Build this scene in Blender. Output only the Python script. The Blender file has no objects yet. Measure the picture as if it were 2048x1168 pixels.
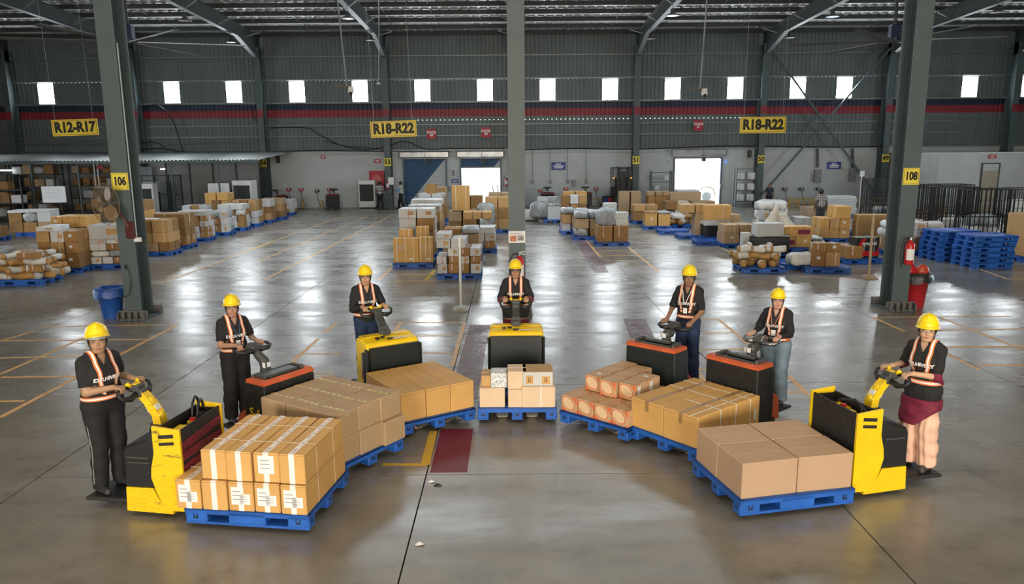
import bpy, math, random
import numpy as np
import openvdb as vdb
from mathutils import Vector, Matrix, Euler
R=math.radians; PI=math.pi
rnd=random.Random(7)
S=bpy.context.scene
COL=S.collection
# ---------------------------------------------------------------- camera
FPX=1495.0; PITCH=R(10.75); ROLL=R(0.45); CH=3.4
cam=bpy.data.cameras.new('camera'); co=bpy.data.objects.new('camera',cam); COL.objects.link(co)
cam.sensor_width=36; cam.lens=FPX/2048*36; cam.clip_start=.05; cam.clip_end=400
co.matrix_world=Matrix.Translation((0,0,CH))@Matrix.Rotation(PI/2-PITCH,4,'X')@Matrix.Rotation(-ROLL,4,'Z')
S.camera=co
_cp,_sp=math.cos(PITCH),math.sin(PITCH); _cr,_sr=math.cos(ROLL),math.sin(ROLL)
def _ray(px,py):
    x=(px-1024)/FPX; u=-(py-584)/FPX
    x,u=x*_cr+u*_sr,-x*_sr+u*_cr
    return x,_cp+u*_sp,u*_cp-_sp
def ground(px,py,z=0.0):
    x,y,u=_ray(px,py); t=(z-CH)/u
    return Vector((x*t,y*t,z))
def aty(px,py,Y):
    x,y,u=_ray(px,py); t=Y/y
    return Vector((x*t,Y,CH+u*t))
# ---------------------------------------------------------------- world, lights, exposure
S.view_settings.view_transform='Standard'; S.view_settings.look='None'
S.view_settings.gamma=1.0; S.view_settings.use_curve_mapping=False
S.view_settings.exposure=0.10
w=bpy.data.worlds.new('overcast_sky'); S.world=w; w.use_nodes=True
bg=w.node_tree.nodes['Background']; bg.inputs[0].default_value=(.86,.94,1,1); bg.inputs[1].default_value=5.5
try:
    S.cycles.use_denoising=True; S.cycles.max_bounces=6; S.cycles.diffuse_bounces=3
    S.cycles.glossy_bounces=3; S.cycles.transmission_bounces=4; S.cycles.transparent_max_bounces=6
    S.cycles.caustics_reflective=False; S.cycles.caustics_refractive=False
    S.cycles.sample_clamp_indirect=6; S.cycles.use_light_tree=True; S.cycles.use_adaptive_sampling=True
except Exception: pass
def area(name,loc,rot,sx,sy,power,col,portal=False,spread=180):
    l=bpy.data.lights.new(name,'AREA'); l.shape='RECTANGLE'; l.size=sx; l.size_y=sy
    l.energy=power; l.color=col; l.spread=R(spread)
    if portal:
        try: l.cycles.is_portal=True
        except Exception: pass
    o=bpy.data.objects.new(name,l); COL.objects.link(o); o.location=loc; o.rotation_euler=rot
    return o
WARM=(1.0,.85,.66); COOL=(.84,.93,1.0)
# warm fill lamps added under the closed roof, near half of the hall
area('overhead_fill',(-6.5,5.0,10.0),(0,0,0),3.0,6.0,230,WARM)
area('overhead_fill',(6.5,5.0,10.0),(0,0,0),3.0,6.0,230,WARM)
area('overhead_fill',(0,-1.0,10.0),(0,0,0),5.0,4.0,230,WARM)
# warm frontal fill lamps, added inside the rear wall openings behind the viewer
area('rear_fill',(-7,-13.2,3.4),(R(84),0,0),6,5,2250,WARM)
area('rear_fill',(7,-13.2,3.4),(R(84),0,0),6,5,2250,WARM)
# cool fill lamps added along the closed side walls, mid hall
area('side_fill',(-29.5,24,3.0),(R(90),0,R(-90)),9,4,1100,COOL)
area('side_fill',(29.5,26,3.0),(R(90),0,R(90)),9,4,1100,COOL)
area('overhead_fill',(0,27,10.6),(0,0,0),30,3,1900,COOL)  # cool overhead fill added to brighten the mid hall, no panel modelled
# ---------------------------------------------------------------- materials
_M={}
def mat(name,col,rough=.6,metal=0,var=.12,scale=6,bump=0,bscale=40,emit=0,alpha=1,spec=.5,coords='Object',rand=0,dirt=None,stretch=None):
    if name in _M: return _M[name]
    m=bpy.data.materials.new(name); m.use_nodes=True; nt=m.node_tree; N=nt.nodes; L=nt.links
    p=N['Principled BSDF']; p.inputs['Roughness'].default_value=rough; p.inputs['Metallic'].default_value=metal
    p.inputs['Specular IOR Level'].default_value=spec
    c=(col[0],col[1],col[2],1)
    if emit:
        p.inputs['Base Color'].default_value=c; p.inputs['Emission Color'].default_value=c; p.inputs['Emission Strength'].default_value=emit
        _M[name]=m; return m
    tc=N.new('ShaderNodeTexCoord'); mp=N.new('ShaderNodeMapping'); L.new(tc.outputs[coords],mp.inputs[0])
    if stretch: mp.inputs['Scale'].default_value=stretch
    nz=N.new('ShaderNodeTexNoise'); nz.inputs['Scale'].default_value=scale; nz.inputs['Detail'].default_value=5; L.new(mp.outputs[0],nz.inputs[0])
    rp=N.new('ShaderNodeMapRange'); rp.inputs[3].default_value=1-var; rp.inputs[4].default_value=1+var; L.new(nz.outputs[0],rp.inputs[0])
    rp.inputs[1].default_value=.3; rp.inputs[2].default_value=.7
    src=rp.outputs[0]
    if rand:
        oi=N.new('ShaderNodeObjectInfo'); r2=N.new('ShaderNodeMapRange'); r2.inputs[3].default_value=1-rand; r2.inputs[4].default_value=1+rand
        L.new(oi.outputs['Random'],r2.inputs[0]); mu=N.new('ShaderNodeMath'); mu.operation='MULTIPLY'; L.new(src,mu.inputs[0]); L.new(r2.outputs[0],mu.inputs[1]); src=mu.outputs[0]
    mx=N.new('ShaderNodeVectorMath'); mx.operation='SCALE'; mx.inputs[0].default_value=col[:3]; L.new(src,mx.inputs['Scale'])
    out=mx.outputs[0]
    if dirt:
        n2=N.new('ShaderNodeTexNoise'); n2.inputs['Scale'].default_value=dirt[2]; n2.inputs['Detail'].default_value=8; n2.inputs['Roughness'].default_value=.65; L.new(mp.outputs[0],n2.inputs[0])
        cr=N.new('ShaderNodeMapRange'); cr.inputs[1].default_value=dirt[1]; cr.inputs[2].default_value=dirt[1]+.12; L.new(n2.outputs[0],cr.inputs[0])
        mi=N.new('ShaderNodeMix'); mi.data_type='RGBA'; mi.inputs[7].default_value=(*dirt[0],1); L.new(cr.outputs[0],mi.inputs[0]); L.new(out,mi.inputs[6]); out=mi.outputs[2]
    L.new(out,p.inputs['Base Color'])
    if alpha<1: p.inputs['Alpha'].default_value=alpha
    if bump:
        bz=N.new('ShaderNodeTexNoise'); bz.inputs['Scale'].default_value=bscale; bz.inputs['Detail'].default_value=4; L.new(mp.outputs[0],bz.inputs[0])
        bp=N.new('ShaderNodeBump'); bp.inputs['Strength'].default_value=bump; bp.inputs['Distance'].default_value=.02; L.new(bz.outputs[0],bp.inputs['Height']); L.new(bp.outputs[0],p.inputs['Normal'])
    _M[name]=m; return m
def vmat(name,rough=.55,sss=0):
    m=bpy.data.materials.new(name); m.use_nodes=True; nt=m.node_tree; p=nt.nodes['Principled BSDF']
    a=nt.nodes.new('ShaderNodeVertexColor'); a.layer_name='Col'; nt.links.new(a.outputs[0],p.inputs['Base Color'])
    p.inputs['Roughness'].default_value=rough
    return m
# ---------------------------------------------------------------- mesh builder
class B:
    def __init__(s): s.v=[]; s.f=[]; s.m=[]; s.T=Matrix()
    def add(s,vs,fs,mi=0):
        n=len(s.v); T=s.T
        s.v+=[tuple(T@Vector(v)) for v in vs]
        s.f+=[tuple(i+n for i in f) for f in fs]; s.m+=[mi]*len(fs); return s
    def box(s,c,d,rz=0,mi=0,ch=0,rot=None):
        x,y,z=d[0]/2,d[1]/2,d[2]/2
        if ch<=0:
            vs=[(i*x,j*y,k*z) for i in(-1,1) for j in(-1,1) for k in(-1,1)]
            fs=[(0,1,3,2),(4,6,7,5),(0,4,5,1),(2,3,7,6),(0,2,6,4),(1,5,7,3)]
        else:
            vs=[];ix={}
            for i in(-1,1):
                for j in(-1,1):
                    for k in(-1,1):
                        for a in range(3):
                            p=[i*x,j*y,k*z]; 
                            for b in range(3):
                                if b!=a: p[b]-=(i,j,k)[b]*ch
                            ix[(i,j,k,a)]=len(vs); vs.append(tuple(p))
            fs=[]
            def F(*q):
                P=[Vector(vs[t]) for t in q]; n=(P[1]-P[0]).cross(P[2]-P[0]); cc=sum(P,Vector())/len(P)
                fs.append(q if n.dot(cc)>0 else tuple(reversed(q)))
            for sg in(-1,1):
                F(*[ix[(sg,j,k,0)] for j,k in((-1,-1),(1,-1),(1,1),(-1,1))])
                F(*[ix[(j,sg,k,1)] for j,k in((-1,-1),(1,-1),(1,1),(-1,1))])
                F(*[ix[(j,k,sg,2)] for j,k in((-1,-1),(1,-1),(1,1),(-1,1))])
            for a_ in(-1,1):
                for b_ in(-1,1):
                    F(ix[(a_,b_,-1,0)],ix[(a_,b_,-1,1)],ix[(a_,b_,1,1)],ix[(a_,b_,1,0)])
                    F(ix[(a_,-1,b_,0)],ix[(a_,-1,b_,2)],ix[(a_,1,b_,2)],ix[(a_,1,b_,0)])
                    F(ix[(-1,a_,b_,1)],ix[(-1,a_,b_,2)],ix[(1,a_,b_,2)],ix[(1,a_,b_,1)])
                    for c_ in(-1,1): F(ix[(a_,b_,c_,0)],ix[(a_,b_,c_,1)],ix[(a_,b_,c_,2)])
        Rm=(rot.to_matrix() if isinstance(rot,Euler) else rot) if rot is not None else Matrix.Rotation(rz,3,'Z')
        cc=Vector(c)
        return s.add([tuple(Rm@Vector(v)+cc) for v in vs],fs,mi)
    def beam(s,p0,p1,wd,ht,mi=0,up=(0,0,1)):
        p0=Vector(p0);p1=Vector(p1);d=p1-p0;L=d.length
        if L<1e-6: return s
        d/=L; u=Vector(up)
        if abs(d.dot(u))>.98: u=Vector((0,1,0)) if abs(d.y)<.9 else Vector((1,0,0))
        r=d.cross(u).normalized(); u=r.cross(d)
        Rm=Matrix((d,r,u)).transposed()
        return s.box((p0+p1)/2,(L,wd,ht),mi=mi,rot=Rm)
    def tube(s,pts,r,n=8,mi=0,closed=False,caps=True):
        P=[Vector(p) for p in pts]; rr=r if isinstance(r,(list,tuple)) else [r]*len(P)
        vs=[];fs=[];prev=None;K=len(P)
        for i,p in enumerate(P):
            if closed: t=(P[(i+1)%K]-P[i-1]).normalized()
            else: t=(P[min(i+1,K-1)]-P[max(i-1,0)]).normalized()
            if prev is None:
                a=Vector((0,0,1)) if abs(t.z)<.9 else Vector((1,0,0))
                u=t.cross(a).normalized()
            else: u=(prev-t*prev.dot(t)).normalized()
            prev=u; v=t.cross(u)
            for k in range(n):
                a=2*PI*k/n; vs.append(tuple(p+rr[i]*(math.cos(a)*u+math.sin(a)*v)))
        for i in range(K if closed else K-1):
            for k in range(n):
                a=i*n+k;b=i*n+(k+1)%n;c=((i+1)%K)*n+(k+1)%n;d=((i+1)%K)*n+k
                fs.append((a,b,c,d))
        if caps and not closed: fs.append(tuple(reversed(range(n)))); fs.append(tuple((K-1)*n+k for k in range(n)))
        return s.add(vs,fs,mi)
    def cyl(s,p0,p1,r0,r1=None,n=12,mi=0): return s.tube([p0,p1],[r0,r0 if r1 is None else r1],n,mi)
    def lathe(s,prof,c=(0,0,0),n=16,mi=0,sx=1,sy=1,caps=True):
        vs=[];fs=[];K=len(prof)
        for r,z in prof:
            for k in range(n):
                a=2*PI*k/n; vs.append((c[0]+r*sx*math.cos(a),c[1]+r*sy*math.sin(a),c[2]+z))
        for i in range(K-1):
            for k in range(n): fs.append((i*n+k,i*n+(k+1)%n,(i+1)*n+(k+1)%n,(i+1)*n+k))
        if caps: fs.append(tuple(reversed(range(n)))); fs.append(tuple((K-1)*n+k for k in range(n)))
        return s.add(vs,fs,mi)
    def prism(s,poly,a0,a1,axis='y',mi=0):
        n=len(poly)
        def P(u,v,a): return (u,a,v) if axis=='y' else ((a,u,v) if axis=='x' else (u,v,a))
        vs=[P(u,v,a0) for u,v in poly]+[P(u,v,a1) for u,v in poly]
        ar=sum(poly[i][0]*poly[(i+1)%n][1]-poly[(i+1)%n][0]*poly[i][1] for i in range(n))
        flip=(ar>0)==(axis=='y')
        f=[tuple(range(n)),tuple(range(2*n-1,n-1,-1))]+[(i,i+n,(i+1)%n+n,(i+1)%n) for i in range(n)]
        if not flip: f=[tuple(reversed(q)) for q in f]
        return s.add(vs,f,mi)
    def sph(s,c,r,nu=12,nv=8,mi=0):
        if not isinstance(r,(tuple,list)): r=(r,r,r)
        vs=[(c[0],c[1],c[2]-r[2])];fs=[]
        for i in range(1,nv):
            t=-PI/2+PI*i/nv
            for k in range(nu):
                a=2*PI*k/nu; vs.append((c[0]+r[0]*math.cos(t)*math.cos(a),c[1]+r[1]*math.cos(t)*math.sin(a),c[2]+r[2]*math.sin(t)))
        vs.append((c[0],c[1],c[2]+r[2])); top=len(vs)-1
        for k in range(nu): fs.append((0,1+(k+1)%nu,1+k)); fs.append((top,1+(nv-2)*nu+k,1+(nv-2)*nu+(k+1)%nu))
        for i in range(nv-2):
            for k in range(nu):
                a=1+i*nu+k;b=1+i*nu+(k+1)%nu; fs.append((a,b,b+nu,a+nu))
        return s.add(vs,fs,mi)
    def mesh(s,name,mats,smooth=False):
        me=bpy.data.meshes.new(name); me.from_pydata(s.v,[],s.f)
        for m in (mats if isinstance(mats,(list,tuple)) else [mats]): me.materials.append(m)
        me.polygons.foreach_set('material_index',s.m)
        if smooth: me.polygons.foreach_set('use_smooth',[True]*len(s.f))
        me.update(); return me
    def o(s,name,mats,parent=None,loc=(0,0,0),rz=0,smooth=False,rot=None):
        return link(name,s.mesh(name,mats,smooth),parent,loc,rz,rot)
def link(name,me,parent=None,loc=(0,0,0),rz=0,rot=None):
    o=bpy.data.objects.new(name,me); COL.objects.link(o); o.location=loc
    o.rotation_euler=rot if rot is not None else (0,0,rz)
    if parent is not None: o.parent=parent
    return o
def tag(o,label,cat,group=None,kind=None):
    o['label']=label; o['category']=cat
    if group: o['group']=group
    if kind: o['kind']=kind
    return o
def thing(name,label,cat,loc=(0,0,0),rz=0,group=None):
    o=bpy.data.objects.new(name,None); o.empty_display_size=.1; COL.objects.link(o); o.location=loc; o.rotation_euler=(0,0,rz)
    return tag(o,label,cat,group)
def struct(o): o['kind']='structure'; return o
def dup(root,loc,rz=0,label=None,group=None):
    r=root.copy(); COL.objects.link(r); r.location=loc; r.rotation_euler=(0,0,rz)
    if label: r['label']=label
    if group: r['group']=group
    for ch in list(root.children):
        c=ch.copy(); COL.objects.link(c); c.parent=r
        for g_ in list(ch.children):
            d=g_.copy(); COL.objects.link(d); d.parent=c
    return r
_TX={}
def textmesh(body,size,mt,bold=.0,thick=.002):
    k=(body,size,mt.name,bold)
    if k in _TX: return _TX[k]
    cu=bpy.data.curves.new('t','FONT'); cu.body=body; cu.size=size; cu.extrude=thick; cu.offset=bold; cu.align_x='CENTER'; cu.align_y='CENTER'; cu.resolution_u=3
    cu.space_line=.85
    t=bpy.data.objects.new('t',cu); COL.objects.link(t)
    dg=bpy.context.evaluated_depsgraph_get(); me=bpy.data.meshes.new_from_object(t.evaluated_get(dg)); me.name='lettering'
    me.materials.clear(); me.materials.append(mt)
    bpy.data.objects.remove(t); bpy.data.curves.remove(cu); _TX[k]=me; return me
def text(body,size,mt,parent,loc,rz=0,bold=0,name='lettering',sx=1):
    o=link(name,textmesh(body,size,mt,bold),parent,loc,rot=(PI/2,0,rz)); o.scale=(sx,1,1); return o
# palette
m_steel=mat('painted_steel',(.078,.108,.114),.5,var=.1,scale=2,bump=.05,dirt=((.07,.06,.05),.64,1.5))
m_steel_d=mat('dark_steel',(.03,.036,.038),.55,var=.15)
m_girt=mat('galvanised_girt',(.20,.22,.22),.45,.5,var=.15)
m_sheet=mat('cladding_sheet',(.125,.155,.155),.5,.0,var=.12,scale=1.2,stretch=(1,1,.35))
m_roof=mat('roof_sheet',(.50,.50,.47),.45,.0,var=.25,scale=1.5,bump=.6,bscale=5,stretch=(.6,3,1))
m_purl=mat('purlin_steel',(.035,.042,.045),.6)
m_red=mat('red_stripe',(.26,.02,.03),.5,var=.15)
m_navy=mat('navy_stripe',(.012,.022,.05),.5,var=.15)
m_wall=mat('painted_masonry',(.50,.53,.53),.8,var=.06,scale=1.2,bump=.1,dirt=((.33,.32,.29),.62,1.1))
m_white=mat('white_paint',(.72,.73,.72),.45,var=.05)
m_black=mat('black_plastic',(.012,.013,.014),.5,var=.3,scale=20)
m_blackp=mat('black_panel',(.014,.020,.022),.42,var=.12,scale=12)
m_scuff=mat('scuffed_black',(.014,.014,.014),.55,var=.3,scale=14,dirt=((.06,.05,.042),.58,16))
m_grey=mat('grey_plastic',(.055,.058,.058),.45,var=.15)
m_mgrey=mat('mid_grey',(.22,.23,.23),.5)
m_yel=mat('yellow_paint',(.85,.58,.008),.42,var=.08,dirt=((.35,.22,.03),.66,9))
m_yelw=mat('worn_yellow_paint',(.85,.56,.008),.45,var=.12,dirt=((.20,.14,.03),.575,6),stretch=(1,1,4))
m_org=mat('orange_cover',(.56,.105,.03),.5,var=.15,dirt=((.4,.13,.06),.68,12))
m_blue=mat('blue_pallet',(.018,.115,.48),.45,var=.18,scale=5,dirt=((.10,.20,.42),.66,14),rand=.12)
m_rubber=mat('rubber',(.02,.02,.02),.8)
m_chrome=mat('bare_steel',(.45,.45,.44),.35,.9)
m_wrap=mat('maroon_wrap',(.16,.012,.03),.3,var=.5,scale=6,stretch=(1,1,4),bump=.5,bscale=12)
m_kraft=mat('kraft_carton',(.50,.305,.125),.72,var=.07,scale=4,rand=.10)
m_gold=mat('golden_carton',(.62,.36,.115),.68,var=.07,scale=4,rand=.06)
m_tan=mat('tan_carton',(.44,.305,.18),.75,var=.06,scale=4,rand=.05)
m_dkraft=mat('brown_carton',(.32,.175,.06),.75,var=.12,scale=5,rand=.18)
m_pale=mat('pale_carton',(.72,.54,.37),.75,var=.04,scale=4)
m_wparc=mat('white_parcel',(.56,.57,.57),.5,var=.05,scale=3,rand=.16,bump=.3,bscale=8)
m_wbag=mat('white_sack',(.66,.66,.63),.6,var=.1,scale=5,bump=.5,bscale=9)
m_cbag=mat('cream_cloth',(.62,.55,.45),.7,var=.12,scale=4,bump=.5,bscale=7)
m_gbag=mat('grey_polybag',(.33,.35,.36),.35,var=.25,scale=6,bump=.7,bscale=10)
m_kroll=mat('brown_packing',(.42,.235,.075),.5,var=.25,scale=8,bump=.6,bscale=9)
m_tape=mat('brown_tape',(.36,.21,.09),.3)
m_wtape=mat('white_tape',(.8,.8,.79),.4)
m_ctape=mat('clear_tape',(.52,.40,.24),.18,spec=.8)
m_strap=mat('white_strap',(.78,.76,.72),.45)
m_string=mat('pale_string',(.66,.54,.40),.5)
m_label=mat('paper_label',(.78,.79,.8),.6,var=.05)
m_ink=mat('black_ink',(.015,.015,.015),.6)
m_wink=mat('white_ink',(.85,.85,.85),.6)
m_syel=mat('yellow_sign',(.80,.66,.07),.5,var=.05)
m_sred=mat('red_sign',(.42,.015,.03),.5)
m_sblu=mat('blue_sign',(.015,.05,.26),.5)
m_rail=mat('rail_yellow',(.50,.29,.05),.5,var=.15)
m_fire=mat('fire_red',(.50,.015,.02),.3)
m_wood=mat('plywood',(.42,.32,.20),.7,var=.15,scale=3,stretch=(1,6,1))
m_day=mat('daylight_pane',(.90,.96,1.0),.5,emit=46)
m_tubeE=mat('tube_lamp',(.85,.93,1),.5,emit=9)
# ================================================================ FLOOR
def floor_mat():
    m=bpy.data.materials.new('polished_concrete'); m.use_nodes=True; nt=m.node_tree; N=nt.nodes; L=nt.links; p=N['Principled BSDF']
    ge=N.new('ShaderNodeNewGeometry')
    def noise(sc,det,st,rough=.6):
        mp=N.new('ShaderNodeMapping'); mp.inputs['Scale'].default_value=st; L.new(ge.outputs['Position'],mp.inputs[0])
        n=N.new('ShaderNodeTexNoise'); n.inputs['Scale'].default_value=sc; n.inputs['Detail'].default_value=det; n.inputs['Roughness'].default_value=rough; L.new(mp.outputs[0],n.inputs[0]); return n.outputs[0]
    def ramp(src,pts):
        r=N.new('ShaderNodeValToRGB'); e=r.color_ramp.elements
        e[0].position=pts[0][0]; e[0].color=(*pts[0][1],1); e[1].position=pts[-1][0]; e[1].color=(*pts[-1][1],1)
        for q,c in pts[1:-1]: x=e.new(q); x.color=(*c,1)
        L.new(src,r.inputs[0]); return r.outputs[0]
    a=noise(.35,6,(1,1,1)); b=noise(2.2,8,(1,1.6,1),.68); c=noise(9,6,(1,1,1),.6)
    base=ramp(a,[(.3,(.150,.136,.112)),(.52,(.205,.190,.162)),(.72,(.25,.238,.212))])
    mul=ramp(b,[(.28,(.72,.72,.72)),(.5,(1,1,1)),(.75,(1.12,1.12,1.12))])
    mx=N.new('ShaderNodeMix'); mx.data_type='RGBA'; mx.blend_type='MULTIPLY'; mx.inputs[0].default_value=1; L.new(base,mx.inputs[6]); L.new(mul,mx.inputs[7])
    st=ramp(noise(1.3,9,(1,1,1),.72),[(.57,(0,0,0)),(.68,(1,1,1))])
    m2=N.new('ShaderNodeMix'); m2.data_type='RGBA'; m2.inputs[7].default_value=(.07,.06,.05,1); 
    sc=N.new('ShaderNodeMath'); sc.operation='MULTIPLY'; sc.inputs[1].default_value=.45; L.new(st,sc.inputs[0]); L.new(sc.outputs[0],m2.inputs[0]); L.new(mx.outputs[2],m2.inputs[6])
    L.new(m2.outputs[2],p.inputs['Base Color'])
    rr=ramp(noise(1.1,7,(.35,1.2,1),.65),[(.3,(.20,)*3),(.5,(.28,)*3),(.72,(.42,)*3)]); L.new(rr,p.inputs['Roughness'])
    p.inputs['Specular IOR Level'].default_value=.75
    bp=N.new('ShaderNodeBump'); bp.inputs['Strength'].default_value=.07; bp.inputs['Distance'].default_value=.01; L.new(b,bp.inputs['Height']); L.new(bp.outputs[0],p.inputs['Normal'])
    return m
m_floor=floor_mat(); m_joint=mat('joint_filler',(.045,.042,.04),.8)
m_slabout=mat('yard_concrete',(.6,.6,.58),.8)
fl=B().box((0,16.2,-.15),(66,60.4,.1)).o('floor',m_joint); struct(fl)
xs=[-33,-29.9,-25.74,-21.6,-17.47,-13.34,-9.21,-5.08,-.93,3.18,7.3,11.43,15.56,19.7,23.8,27.95,33]
ys=[-14,-9.2,-5,-.9,3.3,7.48,10.57,13.72,16.93,20.45,25.73,31,36.2,41.2,46.4]
_sl={}
for i in range(len(xs)-1):
    for j in range(len(ys)-1):
        sx,sy=xs[i+1]-xs[i]-.014,ys[j+1]-ys[j]-.012
        k=(round(sx,2),round(sy,2))
        if k not in _sl: _sl[k]=B().box((0,0,-.05),(sx,sy,.1)).mesh('slab',m_floor)
        link('slab',_sl[k],fl,((xs[i]+xs[i+1])/2,(ys[j]+ys[j+1])/2,0))
# painted lines, worn
def line_mat(name,col,wear):
    m=bpy.data.materials.new(name); m.use_nodes=True; nt=m.node_tree; N=nt.nodes; L=nt.links; p=N['Principled BSDF']
    p.inputs['Base Color'].default_value=(*col,1); p.inputs['Roughness'].default_value=.5
    ge=N.new('ShaderNodeNewGeometry'); n=N.new('ShaderNodeTexNoise'); n.inputs['Scale'].default_value=7; n.inputs['Detail'].default_value=9; n.inputs['Roughness'].default_value=.75; L.new(ge.outputs['Position'],n.inputs[0])
    mr=N.new('ShaderNodeMapRange'); mr.inputs[1].default_value=wear-.07; mr.inputs[2].default_value=wear+.12; mr.inputs[3].default_value=.92; mr.inputs[4].default_value=.12; L.new(n.outputs[0],mr.inputs[0]); L.new(mr.outputs[0],p.inputs['Alpha'])
    return m
m_line=line_mat('worn_yellow_line',(.78,.45,.16),.60); m_line2=line_mat('fresh_yellow_line',(.62,.38,.04),.66)
m_lred=line_mat('worn_red_band',(.36,.22,.25),.44); m_lred2=line_mat('red_band',(.15,.012,.03),.70)
_ln=0
def pline(a,b,wd=.075,m=None):
    p0=ground(*a);p1=ground(*b); d=p1-p0; L=d.length
    global _ln; _ln+=1; zz=.0012+.00012*(_ln%12); o=B().add([(-L/2,-wd/2,zz),(L/2,-wd/2,zz),(L/2,wd/2,zz),(-L/2,wd/2,zz)],[(0,1,2,3)]).o('painted_line',m or m_line,fl,((p0+p1)/2)[:2]+(0,),math.atan2(d.y,d.x))
for a,b in [((354,650),(235,712)),((235,712),(0,835)),((222,651),(354,650)),((82,654),(222,651)),((0,682),(300,679)),((0,716),(170,713)),((0,755),(150,753)),((0,803),(50,802)),
 ((169,675),(0,749)),((66,663),(0,683)),((636,678),(582,727)),((674,646),(647,665)),((611,708),(679,708)),((824,672),(919,672)),((828,706),(907,706)),((780,645),(929,645)),((612,747),(668,747)),
 ((929,645),(904,732)),((801,646),(791,660)),((786,550),(869,550)),((777,563),(954,560)),((786,534),(758,559)),((737,431),(519,522)),((785,430),(531,558)),((689,431),(500,499)),
 ((318,568),(548,483)),((1170,479),(1201,514)),((1256,494),(1318,544)),((1197,502),(1263,502)),((1203,512),(1271,511)),((1208,521),(1285,521)),((1246,532),(1301,532)),((1249,544),(1310,544)),
 ((1331,444),(1466,507)),((1436,638),(1504,694)),((1361,703),(1413,766)),((1385,639),(1436,638)),((1364,667),(1467,666)),((1361,700),(1502,698)),((1394,739),(1420,739)),((1577,751),(1619,793)),((1572,785),(1607,784)),
 ((1746,635),(1809,663)),((1746,635),(2020,633)),((1847,661),(2048,658)),((1875,633),(2048,700)),((1875,694),(2048,693)),((1860,692),(1960,740)),((1955,731),(2048,730)),((1950,535),(2015,558)),((2015,558),(2048,558)),
 ((1600,553),(1722,560)),((1560,529),(1610,529))]:
    pline(a,b)
pline((867,862),(850,930),.10,m_line2); pline((853,930),(765,929),.07,m_line2); pline((869,540),(851,562),.11,m_line2)
def band(px,wd,m):
    p0=ground(*px[0]);p1=ground(*px[1]); d=p1-p0
    B().box((0,0,.001),(d.length,wd,.002)).o('red_band',m,fl,((p0+p1)/2)[:2]+(0,),math.atan2(d.y,d.x))
band(((897,945),(914,858)),.40,m_lred2)
band(((925,800),(960,650)),.40,m_lred); band(((1141,448),(1203,545)),.42,m_lred); band(((1268,637),(1291,690)),.45,m_lred)
# ================================================================ BACK WALL
W=46.3
DX=[(-6.53,-3.99,2.9),(-3.05,-.66,2.9),(10.0,12.82,2.87)]
b=B()
edges=[-33]+[e for d in DX for e in d[:2]]+[33]
for i in range(0,len(edges),2): b.box(((edges[i]+edges[i+1])/2,W+.15,1.7),(edges[i+1]-edges[i],.3,3.4))
for x0,x1,h in DX: b.box(((x0+x1)/2,W+.15,(h+3.4)/2),(x1-x0,.3,3.4-h))
wb=struct(b.o('wall_back',m_wall))
# yard outside the dock doors
struct(B().box((0,62,-.16),(120,31,.1)).o('floor_outside',m_slabout))
def ribs(x0,x1,z0,z1,pitch=.25,y=0):
    n=max(1,round((x1-x0)/pitch)); p=(x1-x0)/n; P=[]
    for i in range(n):
        a=x0+i*p; P+=[(a,0),(a+p*.62,0),(a+p*.72,-.035),(a+p*.9,-.035)]
    P.append((x1,0)); vs=[];fs=[]
    for x,d in P: vs+=[(x,y+d,z0),(x,y+d,z1)]
    for i in range(len(P)-1): fs.append((2*i,2*i+2,2*i+3,2*i+1))
    return vs,fs
WX=[-27.9,-20.34,-16.61,-12.83,-9.04,-5.29,-1.53,2.23,5.99,9.75,13.51,17.27,20.07,23.9,27.6,31.2]
colx=[-29.75,-22.3,-14.85,-7.4,.05,7.5,15.0,22.45,29.9]
bays=[-33]+colx+[33]
for i in range(len(bays)-1):
    x0,x1=bays[i],bays[i+1]
    for z0,z1,m in ((3.4,5.42,m_sheet),(5.42,5.86,m_red),(5.86,6.26,m_navy),(7.56,10.32,m_sheet)):
        b=B(); b.add(*ribs(x0,x1,z0,z1)); b.o('wall_sheet',m,wb,(0,W+.12,0))
    cuts=[x0]+[e for x in WX if x0<x<x1 for e in (x-.48,x+.48)]+[x1]
    b=B()
    for k in range(0,len(cuts),2): b.add(*ribs(cuts[k],cuts[k+1],6.26,7.56))
    b.o('wall_sheet',m_sheet,wb,(0,W+.12,0))
for i,x in enumerate(WX):
    f=B()
    for s in(-1,1): f.box((s*.475,0,0),(.03,.08,1.3)); f.box((0,0,s*.635),(.96,.08,.03))
    o=f.o('window_%d'%(i+1),m_girt,None,(x,W+.12,6.91)); struct(o)
    B().box((0,.02,0),(.93,.01,1.26)).o('pane',m_day,o)
for z,h,d in ((8.95,.07,.12),(7.62,.08,.12),(6.27,.10,.2),(4.95,.06,.1),(4.3,.06,.1),(3.44,.09,.14)):
    for i in range(len(bays)-1):
        B().box((0,0,0),(bays[i+1]-bays[i]-.02,d,h)).o('girt',m_girt,wb,((bays[i]+bays[i+1])/2,W-.02,z))
# line of daylight leaking over the dock canopy
b=B()
x=-5.6
while x<14.6:
    if not(-.3<x<.4) and not (7.2<x<7.8): b.box((x,W+.06,5.22),(.06,.01,.04))
    x+=.27
o=b.o('daylight_gap',mat('gap_daylight',(.95,.98,1),.5,emit=1.6),wb); o['kind']='stuff'
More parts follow.
